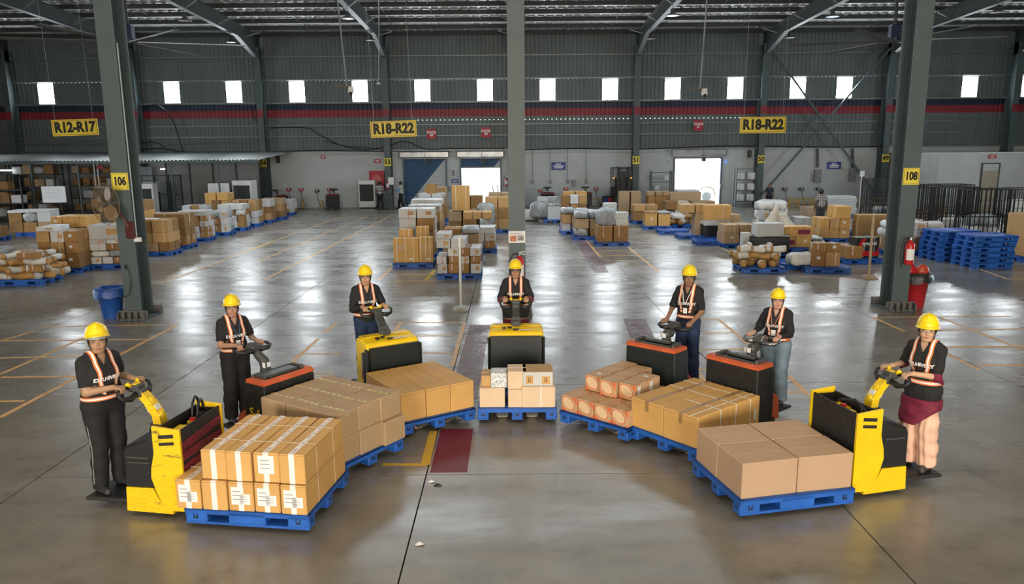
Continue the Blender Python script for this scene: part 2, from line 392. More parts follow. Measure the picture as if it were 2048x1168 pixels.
# shutters
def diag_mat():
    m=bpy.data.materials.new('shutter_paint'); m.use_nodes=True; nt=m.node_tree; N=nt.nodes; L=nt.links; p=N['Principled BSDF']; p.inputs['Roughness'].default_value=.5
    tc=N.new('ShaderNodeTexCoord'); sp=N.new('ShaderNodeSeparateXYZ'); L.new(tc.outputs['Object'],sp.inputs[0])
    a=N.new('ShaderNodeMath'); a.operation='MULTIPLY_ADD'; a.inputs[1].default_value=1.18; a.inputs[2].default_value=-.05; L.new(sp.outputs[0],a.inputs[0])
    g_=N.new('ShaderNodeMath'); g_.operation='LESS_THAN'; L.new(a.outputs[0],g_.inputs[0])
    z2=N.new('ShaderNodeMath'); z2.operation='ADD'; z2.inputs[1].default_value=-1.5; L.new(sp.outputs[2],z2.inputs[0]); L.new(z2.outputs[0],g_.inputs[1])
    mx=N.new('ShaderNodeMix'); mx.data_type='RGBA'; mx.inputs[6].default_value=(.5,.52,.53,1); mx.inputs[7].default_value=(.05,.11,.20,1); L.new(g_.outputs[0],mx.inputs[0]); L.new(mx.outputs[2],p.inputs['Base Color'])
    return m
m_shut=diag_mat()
def slats(wd,z0,z1):
    b=B(); z=z0
    while z<z1-.01:
        h=min(.095,z1-z); b.add([(-wd/2,0,z),(wd/2,0,z),(wd/2,-.02,z+h*.5),(-wd/2,-.02,z+h*.5),(wd/2,0,z+h),(-wd/2,0,z+h)],[(0,1,2,3),(3,2,4,5)]); z+=h
    return b
for i,((x0,x1,h),zb) in enumerate(zip(DX,(0.0,2.33,2.8))):
    xc=(x0+x1)/2; wd=x1-x0
    f=B()
    for s in(-1,1): f.box((s*(wd/2+.03),-.03,h/2),(.1,.1,h))
    d=struct(f.o('door_%d'%(i+1),mat('door_channel',(.10,.14,.19),.5),None,(xc,W,0)))
    c=slats(wd,zb,h).o('shutter_curtain',m_shut,d,(0,.02,0))
    B().box((0,0,0),(wd,.05,.08)).o('bottom_rail',m_girt,d,(0,0,zb+.04))
    B().box((0,-.2,0),(wd+.5,.42,.40),ch=.06).o('shutter_housing',mat('galvanised_sheet',(.42,.43,.43),.35,.6,var=.25,scale=2,bump=.3,bscale=6),d,(0,0,3.17))
    B().cyl((0,0,0),(0,0,-.55),.015).sph((0,0,-.6),(.06,.06,.05)).o('dock_lamp',m_girt,d,(.1,-.9,3.3))
    B().box((0,0,0),(.22,.2,.24)).o('shutter_motor',m_black,d,(.25,-.35,2.75))
# I-section columns on the wall with haunched rafters
def icol(b,h,fw,dp,c=(0,0,0),tf=.02):
    b.box((c[0],c[1]-dp/2+tf/2,c[2]+h/2),(fw,tf,h)); b.box((c[0],c[1]+dp/2-tf/2,c[2]+h/2),(fw,tf,h)); b.box((c[0],c[1],c[2]+h/2),(tf,dp-2*tf,h))
ZR=lambda y: 10.15+.05*(W-y)
def rafter(x):
    b=B(); yw=W-.1
    top=[(yw,ZR(yw)-.1),(12,ZR(12)-.1)]
    bot=[(12,10.4),(34,9.9),(42.4,9.62),(45.9,8.7),(yw,8.7)]
    b.prism(top+bot,x-.01,x+.01,'x')
    for a,c in zip(bot[:-1],bot[1:]): b.beam((x,a[0],a[1]),(x,c[0],c[1]),.26,.03)
    b.beam((x,yw,ZR(yw)-.1),(x,12,ZR(12)-.1),.26,.03)
    return b
def rafter_thing(x,num):
    o=rafter(x).o('rafter',m_steel_d); struct(o)
    for y in range(16,46,4):
        for s in(-1,1):
            B().beam((x,y,9.75+.02*(W-y)*.6),(x+s*.75,y+.1,ZR(y)-.25),.05,.05).o('flange_brace',m_girt,o)
for x in colx: rafter_thing(x,0)
for i,(x,num) in enumerate(zip(colx,('','','54','53','52','51','50','49',''))):
    b=B(); icol(b,9.4,.36,.75,(0,0,0)); o=b.o('wall_column',m_steel,None,(x,W-.42,0)); struct(o)
    B().box((0,0,0),(.365,.006,.45)).o('red_patch',m_red,o,(0,-.381,5.64))
    if num:
        s=B().box((0,0,0),(.42,.02,.46)).o('number_plate',m_syel,o,(0,-.40,2.75)); text(num,.38,m_ink,s,(0,-.014,0),bold=.012)
# roof: sheet and purlins
b=B(); y0,y1=-14,W+.3
n=60; P=[]
x=-33
vs=[];fs=[]; pit=.5; k=0
while x<33:
    for dx,dz in ((0,0),(.3,0),(.36,-.04),(.44,-.04)): vs+=[(x+dx,y1,ZR(y1)+.16+dz),(x+dx,15,ZR(15)+.16+dz),(x+dx,-14,ZR(15)-1.45+.16+dz)]
    x+=pit
K=len(vs)//3
for i in range(K-1): a=3*i; fs+=[(a,a+1,a+4,a+3),(a+1,a+2,a+5,a+4)]
b.add(vs,fs); rf=struct(b.o('ceiling',m_roof))
y=W-.3; 
while y>13:
    z=ZR(y)
    B().box((0,0,.0),(66,.02,.22)).box((0,-.03,.1),(66,.07,.012)).box((0,.03,-.105),(66,.07,.012)).o('purlin',m_purl,rf,(0,y,z+.02))
    y-=1.75
for x in np.arange(-31,32,2.45): 
    B().beam((x,W-.5,ZR(W)+.02),(x,14,ZR(14)+.02),.012,.012).o('sag_rod',m_girt,rf)
# side and rear walls
for s,nm in ((-1,'left'),(1,'right')): 
    struct(B().box((0,0,0),(.2,60.4,11.6)).o('wall_'+nm,m_sheet,None,(s*33.1,16.2,5.8)))
rw=B()
rw.box((0,0,8.2),(66,.2,6.4))
for xa,xb in ((-33,-10.5),(-3.5,3.5),(10.5,33)): rw.box(((xa+xb)/2,0,2.5),(xb-xa,.2,5))
struct(rw.o('wall_rear',m_sheet,None,(0,-14,0)))
# X bracing in the right bay
xb=thing('cross_brace','dark steel X brace crossing the bay between columns 50 and 49','brace',(18.7,W-.98,0))
B().beam((-3.5,0,9.1),(3.6,0,.15),.10,.10).o('brace_bar',m_steel,xb); B().beam((3.5,.12,9.1),(-3.6,.12,.6),.10,.10).o('brace_bar',m_steel,xb)
# room box at the right with a door
rm=struct(B().box((0,0,1.53),(10,5.5,3.06)).o('wall_right_room',m_wall,None,(27.9,43.3,0)))
d4=struct(B().box((-.46,0,1.25),(.06,.08,2.5)).box((.46,0,1.25),(.06,.08,2.5)).box((0,0,2.5),(.98,.08,.06)).o('door_4',m_grey,None,(aty(1982,330,40.5).x,40.5,0)))
B().box((0,0,1.05),(.86,.04,2.1)).o('door_leaf',mat('beige_door',(.36,.32,.25),.6),d4); B().box((0,0,2.3),(.86,.03,.36)).o('fanlight',mat('fanlight_glass',(.5,.52,.5),.2),d4)
def sign(name,label,px,Y,wd,ht,m,lines,size,ink=None,parent=None,frame=None,bold=.01,cat='sign',group=None,sx=1):
    p=aty(px[0],px[1],Y)
    o=B().box((0,0,0),(wd,.02,ht)).o(name,m,None,p); tag(o,label,cat,group)
    text(lines,size,ink or m_wink,o,(0,-.013,0),bold=bold,sx=sx)
    if frame:
        f=B()
        for s in(-1,1): f.box((s*(wd/2-.035),0,0),(.012,.004,ht-.06)); f.box((0,0,s*(ht/2-.035)),(wd-.06,.004,.012))
        f.o('frame_line',frame,o,(0,-.012,0))
    return o
# dock and charging signs
for px,nn in (((863,268),'49'),((972,265),'50'),((1397,251),'51')):
    o=sign('dock_sign','red sign reading DOCK %s, %s'%(nn,{'49':'above the closed blue shutter','50':'above the open door beside the centre column','51':'left of the right aisle sign'}[nn]),px,46.0,.56,.60,m_sred,'DOCK\n'+nn,.20,bold=.008)
    B().beam((0,.02,.28),(0,.32,.28),.03,.03).o('hanger',m_girt,o)
sign('charging_sign','blue charging station sign on wall right of the centre column',(1117,332),46.25,.86,.46,m_sblu,'BOPT\nCHARGING\nSTATION',.125,bold=.006)
sign('charging_sign','blue charging station sign behind the X brace',(1668,331),46.25,.84,.44,m_sblu,'BOPT\nCHARGING\nSTATION',.12,bold=.006)
o=B().box((0,0,0),(.40,.02,.22)).o('wall_notice',m_sblu,None,aty(910,362,46.26)); tag(o,'small blue notice between the two middle dock doors','sign'); B().box((0,0,.04),(.25,.004,.035)).box((0,0,-.04),(.3,.004,.035)).o('notice_text',m_wink,o,(0,-.012,0))
for px,lb,wd in (((646,314),'tiny red notice high on the white wall right of column 54',.28),((755,322),'red notice on the white wall left of column 53',.42),((1985,313),'small red notice above the beige door at far right',.4)):
    Yw=46.26 if px[0]<1900 else 40.5
    o=B().box((0,0,0),(wd,.02,.2)).o('wall_notice',m_sred,None,aty(*px,Yw)); tag(o,lb,'sign'); B().box((0,0,.03),(wd*.7,.004,.03)).box((0,0,-.04),(wd*.5,.004,.03)).o('notice_text',m_wink,o,(0,-.012,0))
# big hanging aisle signs
for (px,tx,lb) in (((150,255),'R12-R17','yellow hanging sign reading R12-R17, upper left'),((787,258),'R18-R22','yellow hanging sign reading R18-R22, left of the centre column'),((1526,250),'R18-R22','yellow hanging sign reading R18-R22, right side')):
    o=sign('aisle_sign',lb,px,24,1.44,.50,m_syel,tx,.42,m_ink,frame=m_sred,bold=.022,sx=.86)
    if px[0]<1000: o.rotation_euler=(0,R(-1.5),0)
    for s in(-1,1): B().beam((s*.6,0,.24),(s*.6,0,ZR(24)-o.location.z),.008,.008).o('hanger',m_girt,o)
# ================================================================ HALL COLUMNS
for x,y,num in ((-7.86,15.45,'106'),(.11,15.45,''),(8.2,15.75,'108')):
    b=B(); icol(b,ZR(15)-.3,.34,.52,(0,0,0),.025); b.box((0,0,.02),(.62,.75,.04))
    o=struct(b.o('hall_column',m_steel,None,(x,y,0)))
    f=B()
    for s in(-1,1):
        for k in range(5): f.box((-.26+.13*k,s*.36,.09),(.025,.14,.16))
        f.box((0,s*.29,.1),(.6,.02,.18))
    f.o('base_stiffener',mat('base_plate',(.13,.13,.125),.6,dirt=((.12,.07,.04),.55,9)),o)
    if num:
        zs=aty(238,363,15.2).z if num=='106' else aty(1819,353,15.4).z
        s=B().box((0,0,0),(.335,.012,.34)).o('number_plate',m_syel,o,(0,-.268,zs)); t=text(num,.225,m_ink,s,(0,-.008,0),bold=.010,sx=.74)
        f=B()
        for q in(-1,1): f.box((q*.15,0,0),(.006,.003,.3)); f.box((0,0,q*.15),(.3,.003,.006))
        f.o('frame_line',m_ink,s,(0,-.007,0))
# conduit on column 106
o=B().tube([(0,0,5.5),(0,0,1.72)],.018).o('conduit',m_girt,None,(-7.63,15.17,0)); tag(o,'thin white conduit running down column 106','pipe')
o=B().box((0,0,0),(.15,.06,.09),ch=.01).o('switch_box',m_white,None,(-7.60,15.14,1.67)); tag(o,'white switch box at the foot of the conduit on column 106','switch')
o=B().tube([(.0,0,.0),(.06,-.03,-.06),(.10,-.03,-.3),(.04,-.03,-.62),(-.12,-.03,-.68),(-.22,-.03,-.5)],.008,6).cyl((0,0,0),(0,0,-.08),.025).o('loose_cable',m_black,None,(-7.92,15.15,1.15)); tag(o,'black cable looping down column 106','cable')
# pedestal style wall fan
def wall_fan(loc):
    t=thing('wall_fan','large rusty wire cage fan mounted on column 106','fan',loc,R(-25))
    cage=B()
    for k in range(44):
        a=2*PI*k/44; c,s=math.cos(a),math.sin(a)
        cage.tube([(.06*c,-.13,.06*s),(.2*c,-.12,.2*s),(.38*c,-.05,.38*s),(.40*c,0,.40*s),(.3*c,.08,.3*s),(.08*c,.12,.08*s)],.0022,4,caps=False)
    for r,y in ((.40,0),(.08,-.13),(.08,.12),(.26,-.1)): cage.tube([(r*math.cos(2*PI*k/32),y,r*math.sin(2*PI*k/32)) for k in range(32)],.006 if r>.35 else .004,5,closed=True)
    cage.o('cage',mat('rusty_wire',(.30,.22,.14),.5,.4),t)
    for k in range(3):
        bl=B(); n=6; vs=[];fs=[]
        for i in range(n+1):
            r=.06+.30*i/n; w0=.05+.09*math.sin(PI*(i+.6)/(n+1.2))
            vs+=[(-w0,.035,r),(w0,-.035,r)]
        for i in range(n): fs.append((2*i,2*i+1,2*i+3,2*i+2))
        bl.add(vs,fs); q=bl.o('blade',mat('rust_blade',(.26,.17,.10),.5,.2),t); q.rotation_euler=(0,2*PI*k/3+.4,0)
    B().cyl((0,-.09,0),(0,.0,0),.06).cyl((0,.0,0),(0,.28,0),.075,.06,14).o('motor',mat('motor_grey',(.08,.09,.09),.5),t,smooth=False)
    B().beam((0,.22,0),(0.12,.36,-.5),.05,.05).box((.14,.38,-.55),(.2,.06,.35)).o('bracket',mat('rusty_bracket',(.10,.02,.02),.6),t)
wall_fan(aty(213,408,14.85)+Vector((-.02,0,0)))
# fire extinguishers
def extinguisher(loc,label,rz=0):
    t=thing('fire_extinguisher',label,'extinguisher',loc,rz)
    B().lathe([(.0,0),(.085,.0),(.092,.03),(.092,.40),(.07,.46),(.03,.49),(.025,.51)],n=18).o('cylinder_body',m_fire,t,smooth=True)
    l=B(); vs=[];fs=[]
    for i in range(9):
        a=-PI/2-1.1+2.2*i/8
        for z in(.1,.33): vs.append((.0935*math.cos(a),.0935*math.sin(a),z))
    for i in range(8): fs.append((2*i,2*i+2,2*i+3,2*i+1))
    l.add(vs,fs); l.o('label_sticker',m_label,t)
    B().cyl((0,0,.5),(0,0,.56),.022).beam((-.02,0,.57),(.12,0,.60),.02,.012).beam((-.02,0,.55),(.11,0,.54),.02,.012).o('valve_handle',m_chrome,t)
    B().tube([(-.02,-.02,.55),(-.14,-.03,.54),(-.20,-.03,.40),(-.21,-.03,.2),(-.18,-.03,.02),(-.16,-.03,-.08)],.011,6).o('hose',m_rubber,t)
    B().box((0,.09,.3),(.05,.03,.5)).o('wall_bracket',m_steel,t)
    return t
extinguisher(Vector((.16,15.07,.78)),'red fire extinguisher on the front of the centre column')
e_=extinguisher(Vector((8.25,15.37,1.0)),'red fire extinguisher on the front of column 108')
o=B().box((0,0,0),(.34,.008,.24)).o('safety_poster',m_label,None,(.11,15.175,1.66)); tag(o,'white safety poster with two pictures on centre column','poster')
B().box((-.075,-.006,-.03),(.13,.004,.12)).o('poster_picture',mat('poster_orange',(.55,.2,.1),.6,var=.6,scale=25),o); B().box((.075,-.006,-.02),(.13,.004,.11)).o('poster_picture',mat('poster_grey',(.3,.28,.3),.6,var=.7,scale=25),o)
B().box((-.02,-.006,.07),(.22,.003,.012)).o('poster_text',m_mgrey,o)
# bins beside columns
def bin_(loc,m,mb,label,h=.62,r=.26):
    t=thing('waste_bin',label,'bin',loc)
    B().lathe([(r*.72,0),(r*.98,h),(r*1.03,h),(r*1.03,h-.03)],n=24,caps=False).lathe([(.001,.01),(r*.72,.01)],n=24,caps=False).o('bin_body',m,t,smooth=True)
    b=B(); vs=[];fs=[];n=28
    prof=[(r*.9,h-.12),(r*.97,h+.03),(r*1.10,h+.02),(r*1.18,h-.06),(r*1.22,h-.16)]
    for j,(rr,z) in enumerate(prof):
        for k in range(n):
            a=2*PI*k/n; q=1+.04*math.sin(5*a+j)+.03*math.sin(11*a+2*j); vs.append((rr*q*math.cos(a),rr*q*math.sin(a),z+(.02*math.sin(7*a) if j>2 else 0)-(.06*max(0,-math.cos(a)) if j==4 else 0)))
    for j in range(len(prof)-1):
        for k in range(n): fs.append((j*n+k,j*n+(k+1)%n,(j+1)*n+(k+1)%n,(j+1)*n+k))
    b.add(vs,fs); b.o('bin_liner',mb,t,smooth=True); return t
m_binb=mat('blue_bin',(.02,.09,.38),.45); m_linb=mat('blue_liner',(.02,.08,.33),.4,var=.3,bump=.6,bscale=12)
bin_(Vector((-8.42,15.4,0)),m_binb,m_linb,'blue waste bin with blue liner beside column 106')
t=bin_(Vector((8.72,15.9,0)),mat('red_bin',(.40,.02,.03),.4),mat('black_liner',(.02,.022,.022),.35,bump=.6,bscale=12),'red waste bin with black liner beside column 108',h=.72,r=.28)
lids=thing('bin_lid','red dome lid halves standing open on the red bin','lid',(8.72,15.9,.70))
for s in(-1,1):
    b=B(); b.lathe([(.20,0),(.19,.08),(.15,.16),(.08,.21),(.001,.22)],c=(0,0,0),n=18,sx=.72,sy=.5); q=b.o('lid_half',m_fire if s<0 else mat('red_lid',(.50,.07,.03),.4),lids,(s*.13,0,.0),smooth=True); 
# sign stands in the aisles
def stand(loc,label,h=1.9,m=m_white,mb=None,r=.025,plate=False):
    t=thing('sign_stand',label,'stand',loc)
    B().box((0,0,.02),(.34,.34,.04)).box((0,0,.055),(.2,.3,.03)).o('base_board',mb or m_wood,t)
    B().box((0,0,h/2+.04),(r*2,r*2,h)).o('post',m,t)
    if plate: B().box((0,-.03,h),(.25,.01,.3)).o('plate',m_label,t)
    return t
stand(ground(922,620),'white post standing on a white board in the middle aisle',1.55,m_white,mat('white_board',(.5,.49,.46),.7))
stand(ground(1737,556),'bare wooden post on a plywood base beside column 108',1.62,m_wood).children[1]
stand(ground(1718,422)*1.0,'far white post with paper plate before the yellow guard rails',2.0,m_white,None,.03,True)
# ================================================================ OVERHEAD THINGS
def cctv(px0,px1,Y,label):
    p=aty(*px1,Y); t=thing('hanging_camera',label,'camera',p)
    q=aty(*px0,Y); top=Vector((q.x-p.x-.15,0,ZR(Y)-p.z))
    B().tube([(0,0,.12),tuple(top)],.022,8).o('pole',m_girt,t); B().beam((-.35,0,.14),(.25,0,.12),.03,.03).o('cross_bar',mat('rust_bar',(.16,.09,.05),.6),t)
    s=B().sph((.12,-.02,-.02),(.09,.09,.08)).cyl((.12,-.02,.12),(.12,-.02,.0),.07,.09).o('camera_body',m_white,t,smooth=True); B().sph((.12,-.08,-.07),(.05,.05,.05)).o('lens_dome',m_black,t,smooth=True)
cctv((668,0),(694,182),22,'white security camera hanging on a pole above the left middle aisle')
cctv((1436,0),(1400,186),22,'white security camera hanging on a pole above the right middle aisle')
def pendant(px,Y,label,on=False):
    p=aty(*px,Y); t=thing('pendant_lamp',label,'lamp',p)
    B().lathe([(.05,.30),(.08,.28),(.10,.12),(.27,.02),(.28,0),(.25,0.0)],n=18,caps=False).o('lamp_shade',m_grey,t,smooth=True); B().cyl((0,0,.3),(0,0,max(.6,ZR(Y)-p.z)),.012).o('rod',m_steel,t)
    B().lathe([(.001,.01),(.24,.01)],n=18,caps=False).o('lens',mat('lamp_on',(.45,.7,1),.3,emit=1.6) if on else mat('lamp_lens',(.35,.34,.3),.3),t)
for px,Y,lb in (((370,42),33,'dark pendant lamp left of the first full rafter'),((462,85),42,'pale pendant lamp at the haunch left of column 54'),((695,38),33,'dark pendant lamp above the left camera pole'),((742,81),42,'pale pendant lamp at the haunch beside column 53'),((1301,78),42,'pale pendant lamp beside the rafter of column 51'),((1345,32),33,'dark pendant lamp right of the rafter of column 51'),((1578,76),42,'pale pendant lamp left of the X brace top'),((1995,25),33,'dark pendant lamp at the upper right corner')): pendant(px,Y,lb)
pendant((1665,34),33,'lit blue pendant lamp above the X brace',True)
def hvls(p,label,rz):
    t=thing('ceiling_fan',label,'fan',p)
    B().box((0,0,.18),(.26,.22,.36),ch=.02).cyl((0,0,-.06),(0,0,.02),.16,.16,16).o('motor',mat('fan_blue',(.004,.01,.05),.5),t); B().cyl((0,0,.3),(0,0,ZR(p.y)-p.z),.04).o('rod',m_black,t)
    for k in range(6): q=B().box((1.45,0,-.05),(2.5,.15,.02),rot=Euler((R(12),0,0))).o('blade',m_grey,t); q.rotation_euler=(0,0,rz+k*PI/3)
hvls(aty(257,80,19),'big black ceiling fan with blue motor at upper left',.3)
hvls(aty(1788,78,21),'big black ceiling fan with blue motor at upper right',.8)
o=B().tube([tuple(aty(757,-30,30)),tuple(aty(758,60,30)),tuple(aty(757,165,30))],.012,6).sph(tuple(aty(757,168,30)),(.1,.1,.06)).o('hanging_wire',m_girt,None); tag(o,'thin wire with a small sensor above the left R18-R22 sign','wire')
# cables and conduits on the back wall
def cable(pxs,label,r=.03,Y=45.75,m=None,cat='cable'):
    pts=[tuple(aty(x,y,Y)) for x,y in pxs]
    P=[Vector(p) for p in pts]; out=[]
    for i in range(len(P)-1):
        for k in range(4):
            t=k/4; a=P[max(i-1,0)];b_=P[i];c=P[i+1];d=P[min(i+2,len(P)-1)]
            out.append(tuple(.5*((2*b_)+(c-a)*t+(2*a-5*b_+4*c-d)*t*t+(3*b_-a-3*c+d)*t**3)))
    out.append(tuple(P[-1]))
    o=B().tube(out,r,6).o('cable_run',m or m_black,None); tag(o,label,cat)
cable([(540,256),(612,256),(640,270),(680,290),(730,300),(775,292),(810,283),(850,298),(905,297),(1010,297)],'black cable sagging along the wall between columns 54 and 53')
cable([(650,282),(690,292),(740,296),(790,303),(900,303)],'second black cable below the sagging one near column 53',.022)
cable([(1050,299),(1150,297),(1270,298),(1400,294),(1480,292),(1640,294),(1770,293)],'black cable bundle on top of the white wall at right',.035)
cable([(545,303),(650,301),(770,303)],'black cable on top of the white wall right of column 54',.03)
cable([(288,212),(318,212),(345,240),(362,290),(370,315)],'dark hose arcing down the wall left of column 54',.035)
cable([(517,203),(507,215),(508,235),(521,251)],'short black cable loop beside column 54',.03)
cable([(270,288),(310,285),(333,300),(330,315)],'black cable coil left of column 54, upper loop',.03); cable([(280,300),(320,297),(370,305)],'black cable coil left of column 54, lower loop',.03)
cable([(0,289),(60,288),(215,288)],'grey pipe run on the wall above the canopy at left',.05,45.7,m_girt,'pipe'); cable([(60,310),(130,308),(215,309)],'lower grey pipe run above the canopy at left',.05,45.7,m_girt,'pipe')
cable([(330,290),(420,287),(522,286)],'grey pipe run between columns 55 and 54',.04,45.7,m_girt,'pipe')
for i,x in enumerate((1065,1100,1135,1172)):
    p=aty(x,297,46.2); q=aty(x,363,46.2); o=B().tube([tuple(p),tuple(q)],.018,6).o('wall_conduit',m_girt,None); tag(o,'grey conduit dropping to a charger, %s right of the centre column'%('first','second','third','fourth')[i],'pipe')
    o=B().box((0,0,0),(.16,.1,.2),ch=.01).o('junction_box',m_mgrey,None,q); tag(o,'grey junction box under the %s conduit right of the centre column'%('first','second','third','fourth')[i],'box')
def charger(px,label,m=None):
    p=aty(*px,46.15); t=thing('wall_charger',label,'charger',p)
    B().box((0,0,0),(.26,.14,.16),ch=.01).o('charger_case',m or m_sred,t); B().box((0,-.075,.01),(.1,.01,.07)).o('charger_face',m_white,t)
    B().tube([(0,-.05,-.08),(.05,-.1,-.5),(.2,-.15,-.9),(.35,-.2,-1.05)],.015,5).o('charging_lead',m_black,t)
for px,lb in (((578,379),'first red charger right of column 54'),((602,379),'second red charger right of column 54'),((659,379),'red charger left of the white air cooler'),((1081,381),'red charger beside the leftmost red truck at the wall'),((1132,377),'red charger between the two red trucks at the wall'),((1192,377),'red charger left of the black reach truck')): charger(px,lb)
for px,lb in (((1570,378),'leftmost black charger behind the X brace'),((1603,378),'middle black charger behind the X brace'),((1637,378),'rightmost black charger behind the X brace'),((634,382),'black charger left of the black pallet truck at the wall')): charger(px,lb,m_black)
for px,lb,sx in (((1635,352),'tall grey electrical box left of the blue charging sign',.40),((1705,350),'tall grey electrical box right of the blue charging sign',.40),((907,346),'pale electrical box between dock doors 49 and 50',.26),((1147,366),'dark louvre box right of the centre column chargers',.2),((898,377),'grey switch box right of the closed blue shutter',.16),((1442,373),'grey switch box right of the far right dock opening',.14)):
    p=aty(*px,46.1); o=B().box((0,0,0),(sx,.2,sx*1.9),ch=.01).o('electrical_box',m_mgrey if px[0]!=907 else m_white,None,p); tag(o,lb,'box')
    B().box((0,-.105,0),(sx*.8,.01,sx*1.6)).o('box_cover',m_mgrey,o)
for x,y0,y1 in ((1635,297,335),(1705,297,335)):
    o=B().beam(tuple(aty(x,y0,46.15)),tuple(aty(x,y1,46.15)),.16,.06).o('cable_tray',m_grey,None); tag(o,'vertical cable tray above the electrical box %s of the charging sign'%('left' if x<1660 else 'right'),'tray')
for px,lb in (((556,319),'black loudspeaker on the white wall, left half'),((1499,308),'black loudspeaker on the white wall, right half')):
    o=B().box((0,0,0),(.2,.2,.42),ch=.02).o('wall_speaker',m_black,None,aty(*px,46.1)); tag(o,lb,'speaker'); B().box((0,-.105,0),(.14,.01,.34)).o('grille',m_grey,o)
o=B().box((0,0,0),(.06,.05,.16)).box((.05,0,0),(.05,.03,.1)).o('blue_lamp',mat('blue_glow',(.05,.2,1),.4,emit=1.5),None,aty(1451,324,46.1)); tag(o,'small glowing blue insect lamp right of dock door 51','lamp')
# fire panel
o=B().box((0,0,0),(.92,.12,1.15),ch=.01).o('hose_cabinet',m_sred,None,aty(754,361,46.15)); tag(o,'red fire hose cabinet left of column 53','cabinet'); B().lathe([(.28,0),(.3,.01),(.28,.02)],n=24,caps=True).o('hose_reel',mat('reel_red',(.55,.12,.1),.4),o,(0,-.07,.05),rot=(PI/2,0,0))
# ================================================================ PALLETS
def pallet_proto():
    t=thing('plastic_pallet','x','pallet',(0,0,0))
    b=B(); zt=.1435
    for s in(-1,1): b.box((0,s*.475,zt),(1.2,.05,.013)); b.box((s*.575,0,zt),(.05,1.0,.013)); b.box((0,s*.495,.125),(1.2,.01,.05)); b.box((s*.595,0,.125),(.01,1.0,.05))
    for k in range(15): b.box((0,-.42+.06*k,zt),(1.15,.016,.012))
    for k in range(18): b.box((-.51+.06*k,0,zt),(.016,.95,.012))
    b.box((0,0,zt),(.12,.95,.011)); b.box((0,0,.128),(1.15,.06,.02))
    for s in(-1,1): b.box((0,s*.40,.128),(1.15,.02,.02)); b.box((s*.3,0,.126),(.03,.95,.02))
    b.o('deck',m_blue,t)
    bl=B().box((0,0,0),(.21,.14,.122),ch=.012)
    for s in(-1,1):
        bl.box((0,s*.0705,.0),(.045,.004,.05),mi=1); bl.box((0,s*.0715,.012),(.022,.004,.03)); bl.box((s*.1055,0,0),(.004,.045,.05),mi=1); bl.box((s*.1065,0,.012),(.004,.022,.03))
    bm=bl.mesh('block',[m_blue,m_navy])
    bc=B().box((0,0,0),(.36,.14,.122),ch=.012).mesh('block',[m_blue])
    for i,x in enumerate((-.492,0,.492)):
        for y in(-.43,0,.43): link('block',bc if i==1 else bm,t,(x,y,.078))
    rm=B().box((0,0,.003),(1.19,.138,.024),ch=.004).mesh('runner',m_blue)
    for y in(-.43,0,.43): link('runner',rm,t,(0,y,.009))
    return t
PAL=pallet_proto(); _pal_used=False
# low detail copy for the far ones: one mesh
def pallet_far_mesh():
    b=B(); b.box((0,0,.135),(1.2,1.0,.03))
    for x,wd in((-.49,.21),(0,.36),(.49,.21)):
        for y in(-.43,0,.43): b.box((x,y,.07),(wd,.14,.11))
    for y in(-.43,0,.43): b.box((0,y,.009),(1.18,.13,.018))
    return b.mesh('plastic_pallet',m_blue)
PFAR=pallet_far_mesh()
def pallet(x,y,rz,label,z=0,far=False,group='blue plastic pallets in the hall'):
    global _pal_used
    if far: return tag(link('plastic_pallet',PFAR,None,(x,y,z),rz),label,'pallet',group)
    if not _pal_used: _pal_used=True; PAL.location=(x,y,z); PAL.rotation_euler=(0,0,rz); PAL['label']=label; PAL['group']=group; return PAL
    return dup(PAL,(x,y,z),rz,label,group)
# ================================================================ CARTONS
_CB={}
def cmesh(name,d,m,ch=.008,bulge=0):
    d=tuple(round(v,2) for v in d); k=(name,d,m.name,bulge)
    if k not in _CB:
        b=B(); b.box((0,0,d[2]/2),d,ch=ch)
        # flap seam grooves along the top
        b.box((0,0,d[2]+.0005),(d[0]-.02,.006,.002)); _CB[k]=b.mesh(name,m)
    return _CB[k],d
def strip(o,d,ax,off,wd,m,name='tape',down=.12,t=.002,top=True):
    """a strip over the carton top along axis ax (0/1) at offset off, turned down both ends"""
    L=d[ax]/2+t/2; b=B()
    def P(a,c,z): return (a,c,z) if ax==0 else (c,a,z)
    def bx(a,z,la,lz):
        b.box(P(a,off,z),P(la,wd,lz) if ax==0 else (wd,la,lz))
    bx(0,d[2]+t/2+.0015,2*L,t)
    for s in(-1,1): bx(s*L,d[2]-down/2+t/2,t,down)
    return b.o(name,m,o)
def slabel(o,d,face,u,z,wd,ht,m=None,name='shipping_label'):
    """flat label on a side face: face '-y','+y','+x','-x'"""
    b=B()
    if face[1]=='y':
        s=-1 if face[0]=='-' else 1; b.box((u,s*(d[1]/2+.0025),z),(wd,.003,ht))
        if m is None: 
            for k in range(3): b.box((u-.01,s*(d[1]/2+.0045),z+ht*(.25-.22*k)),(wd*.6,.001,ht*.035),mi=1)
    else:
        s=-1 if face[0]=='-' else 1; b.box((s*(d[0]/2+.0025),u,z),(.003,wd,ht))
        if m is None:
            for k in range(3): b.box((s*(d[0]/2+.0045),u-.01,z+ht*(.25-.22*k)),(.001,wd*.6,ht*.035),mi=1)
    return b.o(name,[m or m_label,m_mgrey],o)
CART=[]
def carton(d,m,loc,rz,label,group=None,name='carton'):
    me,d=cmesh(name,d,m); o=link(name,me,None,loc,rz)
    if name=='carton': CART.append(o)
    tag(o,label,'box' if name!='parcel' else 'parcel',group); return o,d
ORD=['first','second','third','fourth','fifth','sixth','seventh','eighth','ninth','tenth']
ST={1:((-1.76,6.69),-8),2:((-1.52,7.65),-33),3:((-.89,8.73),-57),4:((.055,8.96),-90),5:((.955,8.56),-132),6:((1.675,7.97),-141),7:((1.98,6.885),192)}
